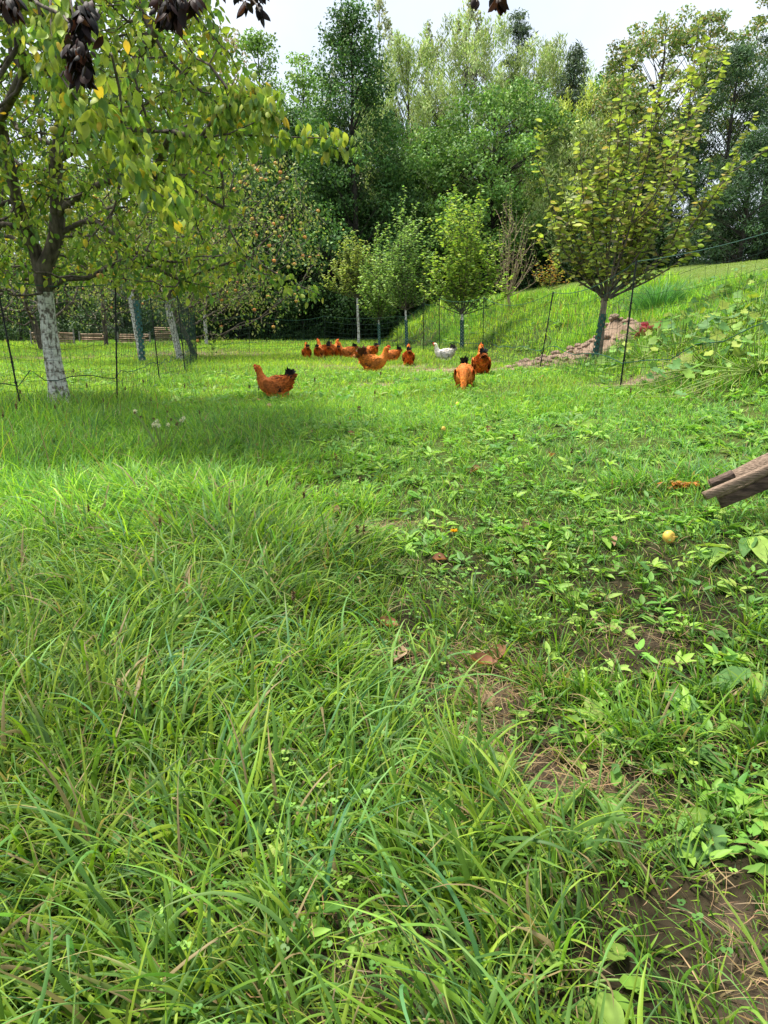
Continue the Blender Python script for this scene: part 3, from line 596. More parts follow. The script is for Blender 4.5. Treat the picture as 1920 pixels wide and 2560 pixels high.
WT = [
 (888, 10, 39, 150, 'peak', 'tall pointed dark alder, highest at the centre of the wood', .05, 1),
 (835, 360, 40, 120, 'alder', 'dark alder with hanging skirts below the tall pointed one', .08),
 (640, 330, 40, 150, 'alder', 'broad dark alder at the left end of the wood edge', .06, 1.2),
 (735, 250, 43, 130, 'alder', 'dark alder between the broad left one and the pointed one', .1, 1.1),
 (990, 400, 41, 110, 'alder', 'short dark alder right of the tall pointed one', .35),
 (600, 70, 50, 95, 'russet', 'thin russet brown tree rising at the left of the wood', .3),
 (675, 70, 46, 110, 'light', 'fresh green tree with a rounded point left of the pointed alder', .1),
 (775, 125, 45, 110, 'light', 'lower mid green tree touching the pointed alder on its left', .1),
 (950, -25, 60, 75, 'poplar', 'feathery pale poplar behind the pointed alder', .3, 1.3),
 (1060, 60, 62, 70, 'poplar', 'feathery pale poplar between the willows', .3),
 (1150, -15, 58, 80, 'poplar', 'feathery pale poplar over the middle willow, cut by the top edge', .3, 1.3),
 (1335, 110, 60, 75, 'poplar', 'sparse pale poplar right of the dark larch', .3),
 (870, 70, 58, 70, 'poplar', 'sparse pale poplar seen at the left shoulder of the pointed alder', .3),
 (1015, 105, 47, 130, 'willow', 'pale sage willow right beside the pointed alder', .2, 1.2),
 (1145, 55, 48, 170, 'willow', 'tallest pale sage willow at the centre of the wood', .2, 1.5),
 (1300, 120, 47, 140, 'willow', 'pale sage willow behind the domed green tree', .2, 1.2),
 (1262, 15, 50, 85, 'larch', 'dark thin larch standing above the willows', .2),
 (1390, 100, 45, 80, 'larch', 'sparse larch right of the willows against the sky', .2),
 (1215, 235, 40, 205, 'dome', 'wide domed green tree at the right centre of the wood', .22, 1.3),
 (1110, 330, 42, 140, 'dome', 'darker round tree at the left shoulder of the domed one', .25),
 (1440, 215, 42, 115, 'yellow', 'bright yellow green willow right of the domed tree', .2),
 (1435, 330, 38, 120, 'willow', 'grey green willow below the bright yellow green one', .15),
 (1480, 190, 95, 110, 'dome', 'distant dark round tree on the skyline right of the larch', .1, .6),
 (1400, 215, 100, 90, 'dome', 'distant dark tree on the skyline behind the yellow willow', .1, .6),
 (1590, 40, 36, 130, 'ash', 'open crowned ash with browning leaves at the upper right', .35, 1.1),
 (1500, 130, 40, 70, 'ash', 'thin small ash left of the larger open crowned ash', .3, .6),
 (1760, 100, 33, 140, 'spruce', 'very dark dense evergreen behind the quince', .05, 1.1),
 (1880, 20, 34, 130, 'spruce', 'tallest dark evergreen at the right edge', .05, 1.2),
 (1640, 300, 35, 130, 'spruce', 'lower dark evergreen under the open crowned ash', .05),
 (1540, 430, 34, 100, 'spruce', 'small dark evergreen left of the quince trunk', .05, .7),
 (1820, 330, 30, 120, 'spruce', 'dark evergreen in front at the right edge above the bank', .05, .9),
 (2050, 60, 34, 150, 'spruce', 'dark evergreen beyond the right edge', .05, .8),
 (1690, 20, 42, 90, 'ash', 'open leafed tree showing over the dark evergreens', .4, .7),
 (1860, -60, 40, 110, 'ash', 'open leafed tree rising at the upper right corner', .4, .9),
 (500, 90, 44, 130, 'light', 'mid green tree seen through the apple branches', .08),
 (330, 150, 44, 140, 'light', 'mid green tree behind the apple crowns', .08),
 (170, 130, 42, 150, 'alder', 'dark tree behind the log stacks', .06, 1.0),
 (0, 160, 42, 150, 'light', 'green tree behind the left edge of the orchard', .06),
 (-160, 120, 40, 140, 'alder', 'dark tree beyond the left edge', .06, .8),
 (930, 250, 50, 140, 'alder', 'dark alder standing deeper inside the wood', .02, 1.2),
 (1080, 300, 50, 150, 'alder', 'dark alder in the shade behind the darker round tree', .02, 1.2),
 (1240, 330, 49, 150, 'alder', 'dark alder in the shade behind the domed tree', .02, 1.2),
 (1400, 340, 48, 140, 'alder', 'dark alder in the shade behind the grey green willow', .02),
 (780, 300, 51, 150, 'alder', 'dark alder deep in the wood left of centre', .02, 1.2),
 (560, 250, 48, 150, 'alder', 'dark alder deep in the wood at its left', .02),
]
for a_ in WT: wood_tree(a_[0], a_[1], a_[2], a_[3], a_[4], a_[5], a_[6], n=(a_[7] if len(a_) > 7 else 1))
for k, (px, top, Y, hw) in enumerate([(545, 690, 39, 80), (600, 640, 38.5, 75), (680, 620, 39, 80), (760, 670, 38.6, 70), (830, 720, 39.5, 65), (905, 740, 40, 60), (980, 720, 40, 70), (1060, 700, 40, 70), (1130, 660, 41, 80), (1210, 640, 40, 90), (1290, 600, 40, 90), (1370, 560, 38, 90),
                                       (480, 700, 38, 80), (400, 700, 36, 90), (300, 720, 36, 80), (200, 740, 36, 80), (60, 720, 36, 90), (1460, 520, 37, 90), (720, 540, 43, 120), (880, 560, 44, 120), (1040, 560, 44, 120), (1180, 560, 44, 120), (560, 560, 43, 120), (1560, 560, 34, 80), (1700, 540, 33, 90), (1850, 560, 31, 90)]):
    wood_tree(px, top, Y, hw, 'shrub', ('tall ' if top < 600 else '')+'dark leafy bush at the wood edge, '+('among the orchard trunks on the left' if px < 450 else 'left of the far flock' if px < 700 else 'behind the far flock' if px < 900 else 'behind the young fruit trees' if px < 1300 else 'behind the quince and bank'), .02, 'bush', .9, 'bushes along the edge of the wood', 'bush')
# PART2
# ------------------------------------------------------------------ net fences
def strand(acc, pts, r, sides=3): polytube(acc, np.array(pts), r, r, sides)
def sag(a, b, s, n=7):
    t = np.linspace(0, 1, n)[:, None]; p = a*(1-t)+b*t; p[:, 2] -= (4*s*t*(1-t))[:, 0]; return p
def net_fence(posts, label, lowh=.33, cell=.085, rows=11, kinks=True, seed=1):
    """posts: (base px, base py, top px, top py, Y or None)"""
    rg = np.random.default_rng(seed); Bs = []; Ts = []
    for (bx, by, tx, ty, Y) in posts:
        if Y is None: b = G(bx, by)
        else: b = at(bx, by, Y); b[2] = float(H(b[0], Y))
        t = at(tx, ty, b[1]); t[2] = max(b[2]+1.15, min(t[2], b[2]+1.55)); Bs.append(b); Ts.append(t)
    root = empty('net_fence', Bs[0], 0, label, 'fence')
    for b, t in zip(Bs, Ts):
        a = Acc(); d = (t-b)/np.linalg.norm(t-b); polytube(a, [b-d*.08, b+d*.02, t-d*.02, t], .0085, .0085, 8)
        for k in range(7): p = b+d*(.12+.2*k); polytube(a, [p, p+d*.018], .013, .013, 6)
        polytube(a, [t-d*.03, t+d*.012], .014, .011, 8); obj('fence_post', a.mesh('fence_post', M_black), root)
    top = Acc(); low = Acc(); net = Acc(); tp = []; lp = []
    for i in range(len(Bs)-1):
        L = np.linalg.norm(Bs[i+1]-Bs[i]); T = sag(Ts[i], Ts[i+1], .035*L, 13)
        n = 9; t = np.linspace(0, 1, n); base = np.array([Bs[i]*(1-u)+Bs[i+1]*u for u in t]); base[:, 2] = H(base[:, 0], base[:, 1])
        lo = base.copy(); lo[:, 2] += lowh+.05*rg.normal(size=n)*(.6 if kinks else .3); lo[0, 2] = Bs[i][2]+lowh*.9; lo[-1, 2] = Bs[i+1][2]+lowh*.9; tp.append(T if i == 0 else T[1:]); lp.append(lo if i == 0 else lo[1:])
        m = int(L/cell); r = .0012+.00010*Bs[i][1]
        us = np.linspace(0, 1, m+1)+rg.normal(0, .12/m, m+1); hs = np.cumsum(np.linspace(.06, .14, rows)); hs = hs/hs[-1]
        grid = []
        for u in np.clip(us, 0, 1):
            P0 = Bs[i]*(1-u)+Bs[i+1]*u; P0[2] = float(H(P0[0], P0[1]))+.02; k = u*12; j = min(int(k), 11); P1 = T[j]*(1-(k-j))+T[j+1]*(k-j)
            col = np.array([P0*(1-h)+P1*h for h in np.concatenate([[0], hs])]); col[:-1] += rg.normal(0, .008, (rows, 3)); col[:, 2] -= .05*np.sin(np.pi*u)*np.sin(np.pi*np.linspace(0, 1, rows+1)); grid.append(col)
        grid = np.array(grid)
        for c in grid: strand(net, c, r*.8)
        for k in range(rows): strand(net, grid[:, k], r)
    strand(top, np.concatenate(tp), .0045, 5); strand(low, np.concatenate(lp), .005, 5)
    obj('top_rope', top.mesh('top_rope', M_rope), root); obj('lower_rope', low.mesh('lower_rope', M_rope if seed > 1 else M_net), root); obj('netting', net.mesh('netting', M_net), root)
    put(root); return root
net_fence([(-330, 1330, -430, 560, 5.2), (62, 1085, -10, 700, 7.0), (293, 1010, 288, 709, 8.2), (400, 961, 376, 746, 10.9), (463, 925, 443, 741, 13), (477, 912, 470, 770, 15), (492, 900, 486, 780, 18)], 'green poultry net on black posts along the left side, passing the white apple trunk', seed=1, cell=.075)
net_fence([(492, 898, 486, 780, 18.2), (623, 889, 624, 795, 22), (812, 868, 812, 790, 26.5), (993, 866, 993, 790, 26.5), (1058, 868, 1058, 760, 22.2)], 'green poultry net on black posts across the far end of the run', seed=2, cell=.16, rows=8, kinks=False)
net_fence([(1060, 868, 1060, 757, 22), (1099, 874, 1099, 746, 18.8), (1206, 892, 1210, 744, 16.4), (1348, 943, 1383, 731, 11.3), (1551, 962, 1591, 654, 7.9), (2080, 1010, 2160, 560, 6.6)], 'green poultry net on leaning black posts along the bank on the right', seed=3, cell=.12)

# ------------------------------------------------------------------ trunk guards: tubes with real round openings
def guard(px0, py0, px1, py1, Y, r, label, colr, h=None):
    b = at(px0, py0, Y); b[2] = float(H(b[0], Y)); t = at(px1, py1, Y); root = Acc(); d = t-b; L = np.linalg.norm(d); d /= L
    u = nrm(np.cross(d, [0, 1, 0])); w = np.cross(d, u); nr = 8; rows = int(L/(2*math.pi*r/nr*1.0)); V = []; Fq = []
    # square cells, each with an octagonal opening
    for i in range(rows):
        for j in range(nr):
            if (i+j) % 2 == 0: pts = [(x, y) for x, y in ((0, 0), (1, 0), (1, 1), (0, 1))]; idx = [(0, 1, 2, 3)]
            else:
                o = [(0, 0), (.5, 0), (1, 0), (1, .5), (1, 1), (.5, 1), (0, 1), (0, .5)]; q = [(.5+(x-.5)*(.8 if x != .5 and y != .5 else .9), .5+(y-.5)*(.8 if x != .5 and y != .5 else .9)) for x, y in o]
                q = [(.5+.42*math.cos(a), .5+.42*math.sin(a)) for a in [math.atan2(y-.5, x-.5) for x, y in o]]; pts = o+q; idx = [(k, (k+1) % 8, (k+1) % 8+8, k+8) for k in range(8)]
            n = len(V)
            for (x, y) in pts:
                a = 2*math.pi*(j+x)/nr; V.append(b+d*(L*(i+y)/rows)+(u*math.cos(a)+w*math.sin(a))*r)
            Fq += [tuple(n+k for k in f) for f in idx]
    root.add(np.array(V)-b, [Fq]); me = root.mesh('trunk_guard', colr, True); o = obj('trunk_guard', me, None, b); tag(o, label, 'trunk guard')
    return o
M_guard = noisemat('blue_green_plastic', (.03, .10, .10), (.05, .15, .14), 12, rough=.5, bump=0)
M_guard2 = noisemat('dark_green_plastic', (.02, .07, .06), (.04, .12, .10), 12, rough=.5, bump=0)
guard(356, 905, 341, 752, 16.5, .08, 'blue green perforated guard round the apple trunk behind the left fence', M_guard)
guard(1484, 920, 1508, 785, 12, .062, 'dark green perforated guard round the quince trunk', M_guard2)
guard(1155, 876, 1155, 800, 21, .058, 'perforated guard round the tallest young fruit tree', M_guard2)
guard(1017, 855, 1015, 800, 27, .062, 'perforated guard round the upright dark leaved fruit tree', M_guard)
guard(949, 850, 947, 810, 30, .06, 'perforated guard round the narrow low forked fruit tree', M_guard)

# ------------------------------------------------------------------ hens
def catmull(P, n):
    P = np.array(P, float); P = np.vstack([2*P[0]-P[1], P, 2*P[-1]-P[-2]]); out = []
    for i in range(1, len(P)-2):
        for k in range(n):
            t = k/n; out.append(.5*(2*P[i]+(P[i+1]-P[i-1])*t+(2*P[i-1]-5*P[i]+4*P[i+1]-P[i+2])*t*t+(3*P[i]-P[i-1]-3*P[i+1]+P[i+2])*t**3))
    out.append(P[-2]); return np.array(out)
SPINE = [(-.235, .325, .018, .02), (-.205, .29, .06, .055), (-.15, .25, .098, .092), (-.07, .222, .125, .118), (.01, .215, .128, .12), (.075, .23, .112, .105), (.125, .268, .082, .078)]
NECK = {'up': [(.155, .325, .058, .053), (.17, .375, .043, .04), (.178, .415, .036, .033), (.193, .44, .032, .03), (.213, .443, .027, .025), (.236, .434, .010, .010)],
        'peck': [(.175, .24, .058, .053), (.215, .19, .045, .04), (.245, .14, .036, .033), (.265, .105, .032, .029), (.278, .08, .026, .024), (.285, .052, .009, .009)],
        'fwd': [(.17, .315, .056, .05), (.205, .35, .043, .039), (.23, .38, .035, .032), (.25, .395, .031, .029), (.27, .392, .026, .024), (.292, .38, .009, .009)]}
def hen_set(pose, main, dark, red=(.62, .03, .02), rooster=False, fluffc=None, tailc=(.012, .011, .012), seed=5):
    rg = np.random.default_rng(seed); P = catmull(SPINE+NECK[pose], 5); n = len(P); m = 20; ce = P[:, :2]; tg = np.gradient(ce, axis=0); tg /= np.linalg.norm(tg, axis=1)[:, None]
    nrml = np.stack([-tg[:, 1], tg[:, 0]], -1); V = []; Nn = []
    for i in range(n):
        for k in range(m):
            a = 2*math.pi*k/m; c, s_ = math.cos(a), math.sin(a); rh = P[i, 2]*(1+.10*max(0, -s_)*(ce[i, 0] < .02)); V.append((ce[i, 0]+nrml[i, 0]*rh*s_, P[i, 3]*c, ce[i, 1]+nrml[i, 1]*rh*s_)); Nn.append((nrml[i, 0]*s_, c, nrml[i, 1]*s_))
    V = np.array(V); Nn = np.array(Nn); V += Nn*rg.normal(0, .0022, (len(V), 1))
    Fq = [(m*i+j, m*i+(j+1) % m, m*(i+1)+(j+1) % m, m*(i+1)+j) for i in range(n-1) for j in range(m)]
    main = np.array(main); u = np.repeat(np.linspace(0, 1, n), m)[:, None]; fl = np.array(fluffc if fluffc is not None else main*1.35)
    golden = main*np.array([1.25, 1.35, 1.1]); col = main*(1-ss(.55, .75, u))+golden*ss(.55, .75, u); low = ss(-.2, -.8, Nn[:, 2:3])*(u < .55); col = col*(1-low)+fl*low
    a = Acc(); a.add(V, [Fq], col); body = a.mesh('body', M_feather, True)
    # overlapping feathers
    a = Acc(); idx = rg.integers(m*4, m*(n-5), 1500); pos = V[idx]; no = Nn[idx]; ui = u[idx]; bk = np.stack([-tg[idx//m, 0], np.zeros(len(idx)), -tg[idx//m, 1]], -1)
    d = bk+no*.16+rg.normal(0, .12, (len(idx), 3))+np.array([0, 0, -.15]); c = col[idx]*rg.uniform(.5, 1.3, (len(idx), 1))
    scatter(a, leaf_grid(4, .6, .25, .12), pos, d, no+rg.normal(0, .15, (len(idx), 3)), np.where(ui[:, 0] > .6, .030, .046)*rg.uniform(.8, 1.2, len(idx)), c)
    # fluffy underside
    q = 500; th = rg.uniform(-.17, .06, q); sd = rg.choice([-1, 1], q); pos = np.stack([th, sd*rg.uniform(.02, .085, q), rg.uniform(.085, .16, q)], -1)
    scatter(a, leaf_grid(4, .7, .2, .1), pos, np.stack([rg.normal(-.3, .5, q), sd*.4+rg.normal(0, .3, q), -.8+rg.normal(0, .3, q)], -1), np.stack([np.zeros(q), sd, np.zeros(q)], -1)+rg.normal(0, .3, (q, 3)), .04*rg.uniform(.7, 1.2, q), fl*rg.uniform(.75, 1.2, (q, 1)))
    plumage = a.mesh('plumage', M_feather, True)
    wings = []
    for sd in (-1, 1):
        a = Acc(); W_ = []; 
        for i, t in enumerate(np.linspace(0, 1, 9)):
            x = .095-.235*t; z = .262-.045*t-.03*math.sin(math.pi*t); hh = .068*math.sin(math.pi*min(1, .12+t*.86))**.6+.004; th_ = .020*math.sin(math.pi*min(1, .15+t*.8))+.002; yb = .098+.022*math.sin(math.pi*min(1, t+.15))-.03*t
            for k in range(10): an = 2*math.pi*k/10; W_.append((x, sd*(yb+th_*math.cos(an)), z+hh*math.sin(an)))
        Fw = [(10*i+j, 10*i+(j+1) % 10, 10*(i+1)+(j+1) % 10, 10*(i+1)+j) for i in range(8) for j in range(10)]
        W_ = np.array(W_); a.add(W_, [Fw], main*.8)
        q = 230; t = rg.random(q); v = rg.uniform(-1, 1, q); x = .09-.22*t; hh = .068*np.sin(np.pi*np.clip(.12+t*.86, 0, 1))**.6
        pos = np.stack([x, sd*(.098+.022*np.sin(np.pi*np.clip(t+.15, 0, 1))-.03*t+.020*np.sqrt(1-v*v)), .262-.045*t-.03*np.sin(np.pi*t)+hh*v*.95], -1); blk = (t > .64) & (v < .75) & (rg.random(q) < .85)
        c = np.where(blk[:, None], np.array(dark), main*rg.uniform(.45, 1.05, (q, 1)))
        scatter(a, leaf_grid(4, .42, .2, .08), pos, np.stack([-np.ones(q), sd*.10*np.ones(q), -.22+rg.normal(0, .08, q)], -1), np.stack([np.zeros(q), sd*np.ones(q), np.full(q, .25)], -1), .058*rg.uniform(.8, 1.2, q), c)
        wings.append(a.mesh('wing', M_feather, True))
    # tail: fan of curved feathers
    a = Acc(); q = 80; s_ = rg.uniform(-1, 1, q); el = rg.uniform(.5, 1.4, q); pos = np.stack([-.185+rg.normal(0, .012, q), s_*.028, .30+rg.normal(0, .012, q)], -1)
    d = np.stack([-np.cos(el), s_*.32, np.sin(el)], -1); c = np.array(tailc)*rg.uniform(.6, 1.6, (q, 1)); half = el < .75; c[half] = c[half]*.4+main*.5
    scatter(a, leaf_grid(6, .55, .2, .6 if not rooster else .75), pos, d, np.stack([-np.sin(el)*.3, s_*1.0+.2, .25*np.ones(q)], -1), (.125 if not rooster else .16)*rg.uniform(.75, 1.1, q), c)
    if pose == 'peck': pass
    tail = a.mesh('tail', M_feather, True)
    hd = P[-6]; hx, hz = P[-6, 0], P[-6, 1]; dx, dz = P[-1, 0]-P[-6, 0], P[-1, 1]-P[-6, 1]; l = math.hypot(dx, dz); dx, dz = dx/l, dz/l; ux, uz = -dz, dx
    def hp(f, up_, y=0): return np.array([hx+dx*f+ux*up_, y, hz+dz*f+uz*up_])
    sc = 1.5 if rooster else 1; a = Acc()
    prof_ = [(-.016, .026), (-.014, .046), (-.004, .036), (.002, .054), (.010, .038), (.016, .050), (.024, .034), (.032, .036), (.036, .022), (.02, .02), (0, .024)]
    pts = [hp(f*sc, .02+(h-.02)*sc) for f, h in prof_]; k = len(pts); c0 = hp(.008*sc, .026); VV = [p+np.array([0, .003, 0]) for p in pts]+[p-np.array([0, .003, 0]) for p in pts]+[c0+np.array([0, .005, 0]), c0-np.array([0, .005, 0])]
    a.add(VV, [[(i, (i+1) % k, 2*k) for i in range(k)]+[((i+1) % k+k, i+k, 2*k+1) for i in range(k)], [(i, i+k, (i+1) % k+k, (i+1) % k) for i in range(k)]], red); comb = a.mesh('comb', M_col)
    def blob(c, r, colr, nm, mat=M_col):
        a = Acc(); U = []; 
        for t in np.linspace(0, np.pi, 6):
            for f in np.linspace(0, 2*np.pi, 8, endpoint=False): U.append((c[0]+r[0]*math.sin(t)*math.cos(f), c[1]+r[1]*math.sin(t)*math.sin(f), c[2]+r[2]*math.cos(t)))
        a.add(U, [[(8*i+j, 8*(i+1)+j, 8*(i+1)+(j+1) % 8, 8*i+(j+1) % 8) for i in range(5) for j in range(8)]], colr); return a.mesh(nm, mat, True)
    wat = [blob(hp(.022, -.034*(1.15 if rooster else 1), y), (.009*sc, .005, .017*sc), red, 'wattle') for y in (-.009, .009)]
    face = blob(hp(.012, -.002), (.022, .0285, .02), np.array(red)*1.1, 'face')
    eye = [blob(hp(.014, .006, y), (.0045, .003, .0045), (.01, .006, .004), 'eye') for y in (-.029, .029)]
    a = Acc(); polytube(a, [hp(.022, .0), hp(.04, -.001), hp(.056, -.008)], .009, .0015, 7, (.45, .33, .2)); beak = a.mesh('beak', M_col, True)
    legs = []
    for sd, fx in ((-1, .02), (1, -.035)):
        a = Acc(); polytube(a, [(fx*.4-.01, sd*.05, .16), (fx*.6, sd*.056, .125), (fx*.8-.012, sd*.056, .095)], .05, .022, 10, fl); polytube(a, [(fx*.8-.012, sd*.056, .10), (fx-.005, sd*.058, .05), (fx, sd*.058, .012)], .009, .007, 7, (.42, .28, .16))
        for an, ln in ((0, .055), (.5, .045), (-.5, .045), (math.pi, .022)): polytube(a, [(fx, sd*.058, .012), (fx+math.cos(an)*ln*.6, sd*.058+math.sin(an)*ln*.6, .012), (fx+math.cos(an)*ln, sd*.058+math.sin(an)*ln, .003)], .006, .0025, 5, (.42, .28, .16))
        legs.append(a.mesh('leg', M_col, True))
    return [('body', body), ('plumage', plumage), ('wing', wings[0]), ('wing', wings[1]), ('tail', tail), ('comb', comb), ('wattle', wat[0]), ('wattle', wat[1]), ('face', face), ('eye', eye[0]), ('eye', eye[1]), ('beak', beak), ('leg', legs[0]), ('leg', legs[1])]
BUFF = (.68, .20, .035); DK = (.015, .013, .013)
SETS = {'up': hen_set('up', BUFF, DK), 'peck': hen_set('peck', BUFF, DK), 'fwd': hen_set('fwd', (.64, .20, .03), DK), 'roo': hen_set('up', (.64, .20, .03), (.09, .03, .012), rooster=True, tailc=(.10, .035, .015)), 'white': hen_set('up', (.80, .74, .68), (.05, .045, .045), fluffc=(.85, .74, .70), tailc=(.04, .035, .035)), 'dark': hen_set('up', (.55, .15, .03), DK)}
ALLHEN = 'ginger hens grazing in the run'
def hen(px, py, head, kind, size, label, group=ALLHEN, tail_up=1, cat='hen', name='hen', Y=None):
    """head: heading in degrees, 0 = faces right, 90 = away from the camera"""
    g = G(px, py) if Y is None else at(px, py, Y); g[2] = float(H(g[0], g[1]))+.005
    root = empty(name, g, R(head), label, cat, group); root.scale = (size*.94,)*3
    for nm, me in SETS[kind]:
        o = obj(nm, me, root)
        if nm == 'leg': o.scale = (1, 1, .6)
        else: o.location = (0, 0, -.058)
    return root
hen(684, 996, 172, 'dark', 1.0, 'large ginger cock nearest the camera with black wing tips and black tail, facing left', None, cat='rooster', name='rooster')
hen(938, 930, 8, 'roo', 1.15, 'ginger rooster in profile facing right, red comb, brownish tail', None, cat='rooster', name='rooster')
hen(767, 897, 100, 'up', .98, 'ginger hen seen from behind, leftmost of the far flock')
hen(798, 896, 80, 'peck', .95, 'ginger hen with its head down, second from the left in the far flock')
hen(808, 893, 130, 'up', 1.12, 'ginger hen with raised head turned left behind the stooping one')
hen(824, 895, 85, 'up', .98, 'ginger hen from behind with a tall black tail in the middle of the far flock')
hen(834, 890, 60, 'up', 1.12, 'ginger hen with raised head just behind the tall black tail')
hen(845, 894, 95, 'peck', .85, 'small ginger hen stooping beside the hen in profile')
hen(866, 895, 175, 'up', 1.0, 'ginger hen in profile facing left, last on the right of the tight flock')
hen(929, 893, 120, 'peck', 1.05, 'ginger hen bending behind the rooster with its black tail in the air')
hen(907, 912, 250, 'peck', .75, 'ginger hen mostly hidden behind the rooster tail')
hen(976, 903, 172, 'peck', .95, 'ginger hen pecking the ground right of the rooster')
hen(1021, 913, 88, 'up', 1.08, 'ginger hen from behind with a black tail standing alone on the worn patch')
hen(1108, 903, 178, 'white', 1.0, 'white hen with a grey tipped tail by the far fence', None)
hen(1160, 972, 262, 'peck', 1.08, 'ginger hen pecking towards the camera near the worn patch')
hen(1202, 940, 85, 'up', 1.2, 'ginger hen from behind with a black tail beside the fence post, nearest on the right')

# ------------------------------------------------------------------ log stacks
M_log = noisemat('split_log', (.16, .10, .06), (.44, .33, .23), 9, stretch=(.3, 1, 1), bump=.4)
M_logend = noisemat('cut_wood', (.36, .26, .17), (.5, .39, .27), 20)
M_stake = noisemat('grey_stake', (.18, .17, .16), (.38, .36, .33), 12)
def stack(px0, px1, pyb, pyt, Y, label, seed, stakes=True):
    rg = np.random.default_rng(seed); a0 = at(px0, pyb, Y); a1 = at(px1, pyb, Y); z0 = float(H(a0[0], Y)); hgt = at(px0, pyt, Y)[2]-at(px0, pyb, Y)[2]; L = a1[0]-a0[0]
    z0 = max(z0, a0[2]-.2); root = empty('log_stack', (a0[0], Y, z0), 0, label, 'log stack', 'stacks of split logs under the far orchard trees'); rws = max(4, int(hgt/.085))
    for k in range(rws):
        x = 0; lim = L*(1-.10*abs(rg.normal())*(k/rws))
        a = Acc()
        while x < lim-.15:
            l = min(rg.uniform(.7, 1.3), lim-x); r = rg.uniform(.026, .046); yb = rg.normal(0, .06); polytube(a, [(x, yb, .05+k*.083+rg.normal(0, .006)), (x+l-.015, yb+rg.normal(0, .03), .05+k*.083+rg.normal(0, .01))], r, r*.95, 6); x += l
        obj('log_row', a.mesh('log_row', M_log), root)
    if stakes:
        for x in (-.06, L*.98):
            a = Acc(); polytube(a, [(x, -.07, -.05), (x+.02, -.07, hgt*1.15)], .035, .03, 7); obj('stake', a.mesh('stake', M_stake), root)
stack(85, 190, 862, 826, 29.5, 'low stack of split logs between two grey stakes, partly behind the white trunk', 1)
stack(300, 378, 855, 828, 30.5, 'low log stack in the middle, just left of the tallest one', 2)
stack(388, 432, 850, 808, 31, 'tallest and narrowest stack of split logs, right of the others', 3, False)
stack(205, 270, 858, 832, 32, 'far log stack half hidden by leaves', 4)

# ------------------------------------------------------------------ planks at the right edge
def plank(name, p0, p1, w, th, mat, parent, up=(0, 0, 1), endcut=0):
    p0 = np.array(p0, float); p1 = np.array(p1, float); d = nrm(p1-p0); s_ = nrm(np.cross(d, np.array(up, float))); u = np.cross(s_, d); a = Acc(); n = 14; V = []; rg = np.random.default_rng(int(w*1e4))
    for i in range(n+1):
        c = p0+(p1-p0)*i/n; jw = rg.normal(0, .0012); b_ = .004
        sec = [(-w/2+b_, -th/2), (w/2-b_, -th/2), (w/2, -th/2+b_), (w/2, th/2-b_), (w/2-b_, th/2), (-w/2+b_, th/2), (-w/2, th/2-b_), (-w/2, -th/2+b_)]
        V += [c+s_*(x+jw)+u*y+d*(endcut*x if i == 0 else 0) for x, y in sec]
    Fq = [(8*i+j, 8*i+(j+1) % 8, 8*(i+1)+(j+1) % 8, 8*(i+1)+j) for i in range(n) for j in range(8)]
    a.add(V, [Fq, [tuple(range(7, -1, -1)), tuple(range(8*n, 8*n+8))]]); return obj(name, a.mesh(name, mat), parent)
M_plank = noisemat('weathered_wood', (.12, .082, .056), (.33, .235, .17), 11, stretch=(1.0, 14, 14), bump=.5, lo=.3, hi=.7)
M_plank2 = noisemat('dark_weathered_wood', (.05, .033, .025), (.15, .10, .075), 7, stretch=(1.2, 9, 9), bump=.5)
Y = 3.35; p = at(1765, 1238, Y); root = empty('plank_frame', (p[0], p[1], float(H(p[0], p[1]))), 0, 'weathered brown timber frame of planks jutting in low from the right edge', 'timber frame')
e0 = np.array([1775, 1222]); 
plank('front_beam', at(1762, 1240, 3.30), at(2120, 1088, 3.20), .03, .040, M_plank, root, endcut=.4)
plank('top_board', at(1782, 1226, 3.44), at(2140, 1056, 3.36), .10, .026, M_plank, root, up=(0, -.75, .66))
plank('end_cleat', at(1778, 1214, 3.40), at(1835, 1189, 3.385), .045, .052, M_plank2, root, up=(0, -.2, 1))
plank('under_board', at(1796, 1252, 3.42), at(2140, 1110, 3.34), .08, .024, M_plank2, root, up=(0, -1, .25))
for x in (2080,):
    a = Acc(); q = at(x, 1150, 3.35); polytube(a, [(q[0], q[1], float(H(q[0], q[1]))-.05), tuple(q)], .03, .03, 6); obj('leg', a.mesh('leg', M_plank2), root)
put(root)

# ------------------------------------------------------------------ broad leaved weeds, squash, flowers, leaf litter
WC = [(.14, .29, .045), (.20, .36, .05), (.11, .24, .06), (.26, .40, .07)]
def rosette(g, n, ln, T, label, group=None, name='weed', cat='weed', up=.55, cols=WC, seed=0, stem=.0, flat=False):
    rg = np.random.default_rng(seed+7); a = Acc(); az = rg.uniform(0, 6.28, n); L = ln*rg.uniform(.65, 1.15, n); el = rg.uniform(up*.4, up*1.3, n)
    d = np.stack([np.cos(az)*np.cos(el), np.sin(az)*np.cos(el), np.sin(el)], -1); pos = d*(.02+stem*rg.uniform(.6, 1.2, (n, 1)))+np.array([0, 0, .01])
    if stem:
        for i in range(n): polytube(a, bez(np.zeros(3), pos[i]*np.array([.3, .3, .9]), pos[i], 5), .0035, .0025, 5, (.25, .38, .1))
        d[:, 2] *= .2; 
    nor = np.array([0, 0, 1.])-d*.3+rg.normal(0, .25, (n, 3)); c = np.array(cols)[rg.integers(0, len(cols), n)]*rg.uniform(.8, 1.15, (n, 1))
    scatter(a, T, pos, d, nor, L, c); return tag(obj(name, a.mesh(name, M_leaf, True), None, g), label, cat, group)
T_DOCK = leaf_grid(9, .42, .25, .45, .8, .10); T_OVAL = leaf_grid(9, .56, .35, .5, .8, .16); T_TOOTH = leaf_grid(9, .5, .3, .2, .9, .35)
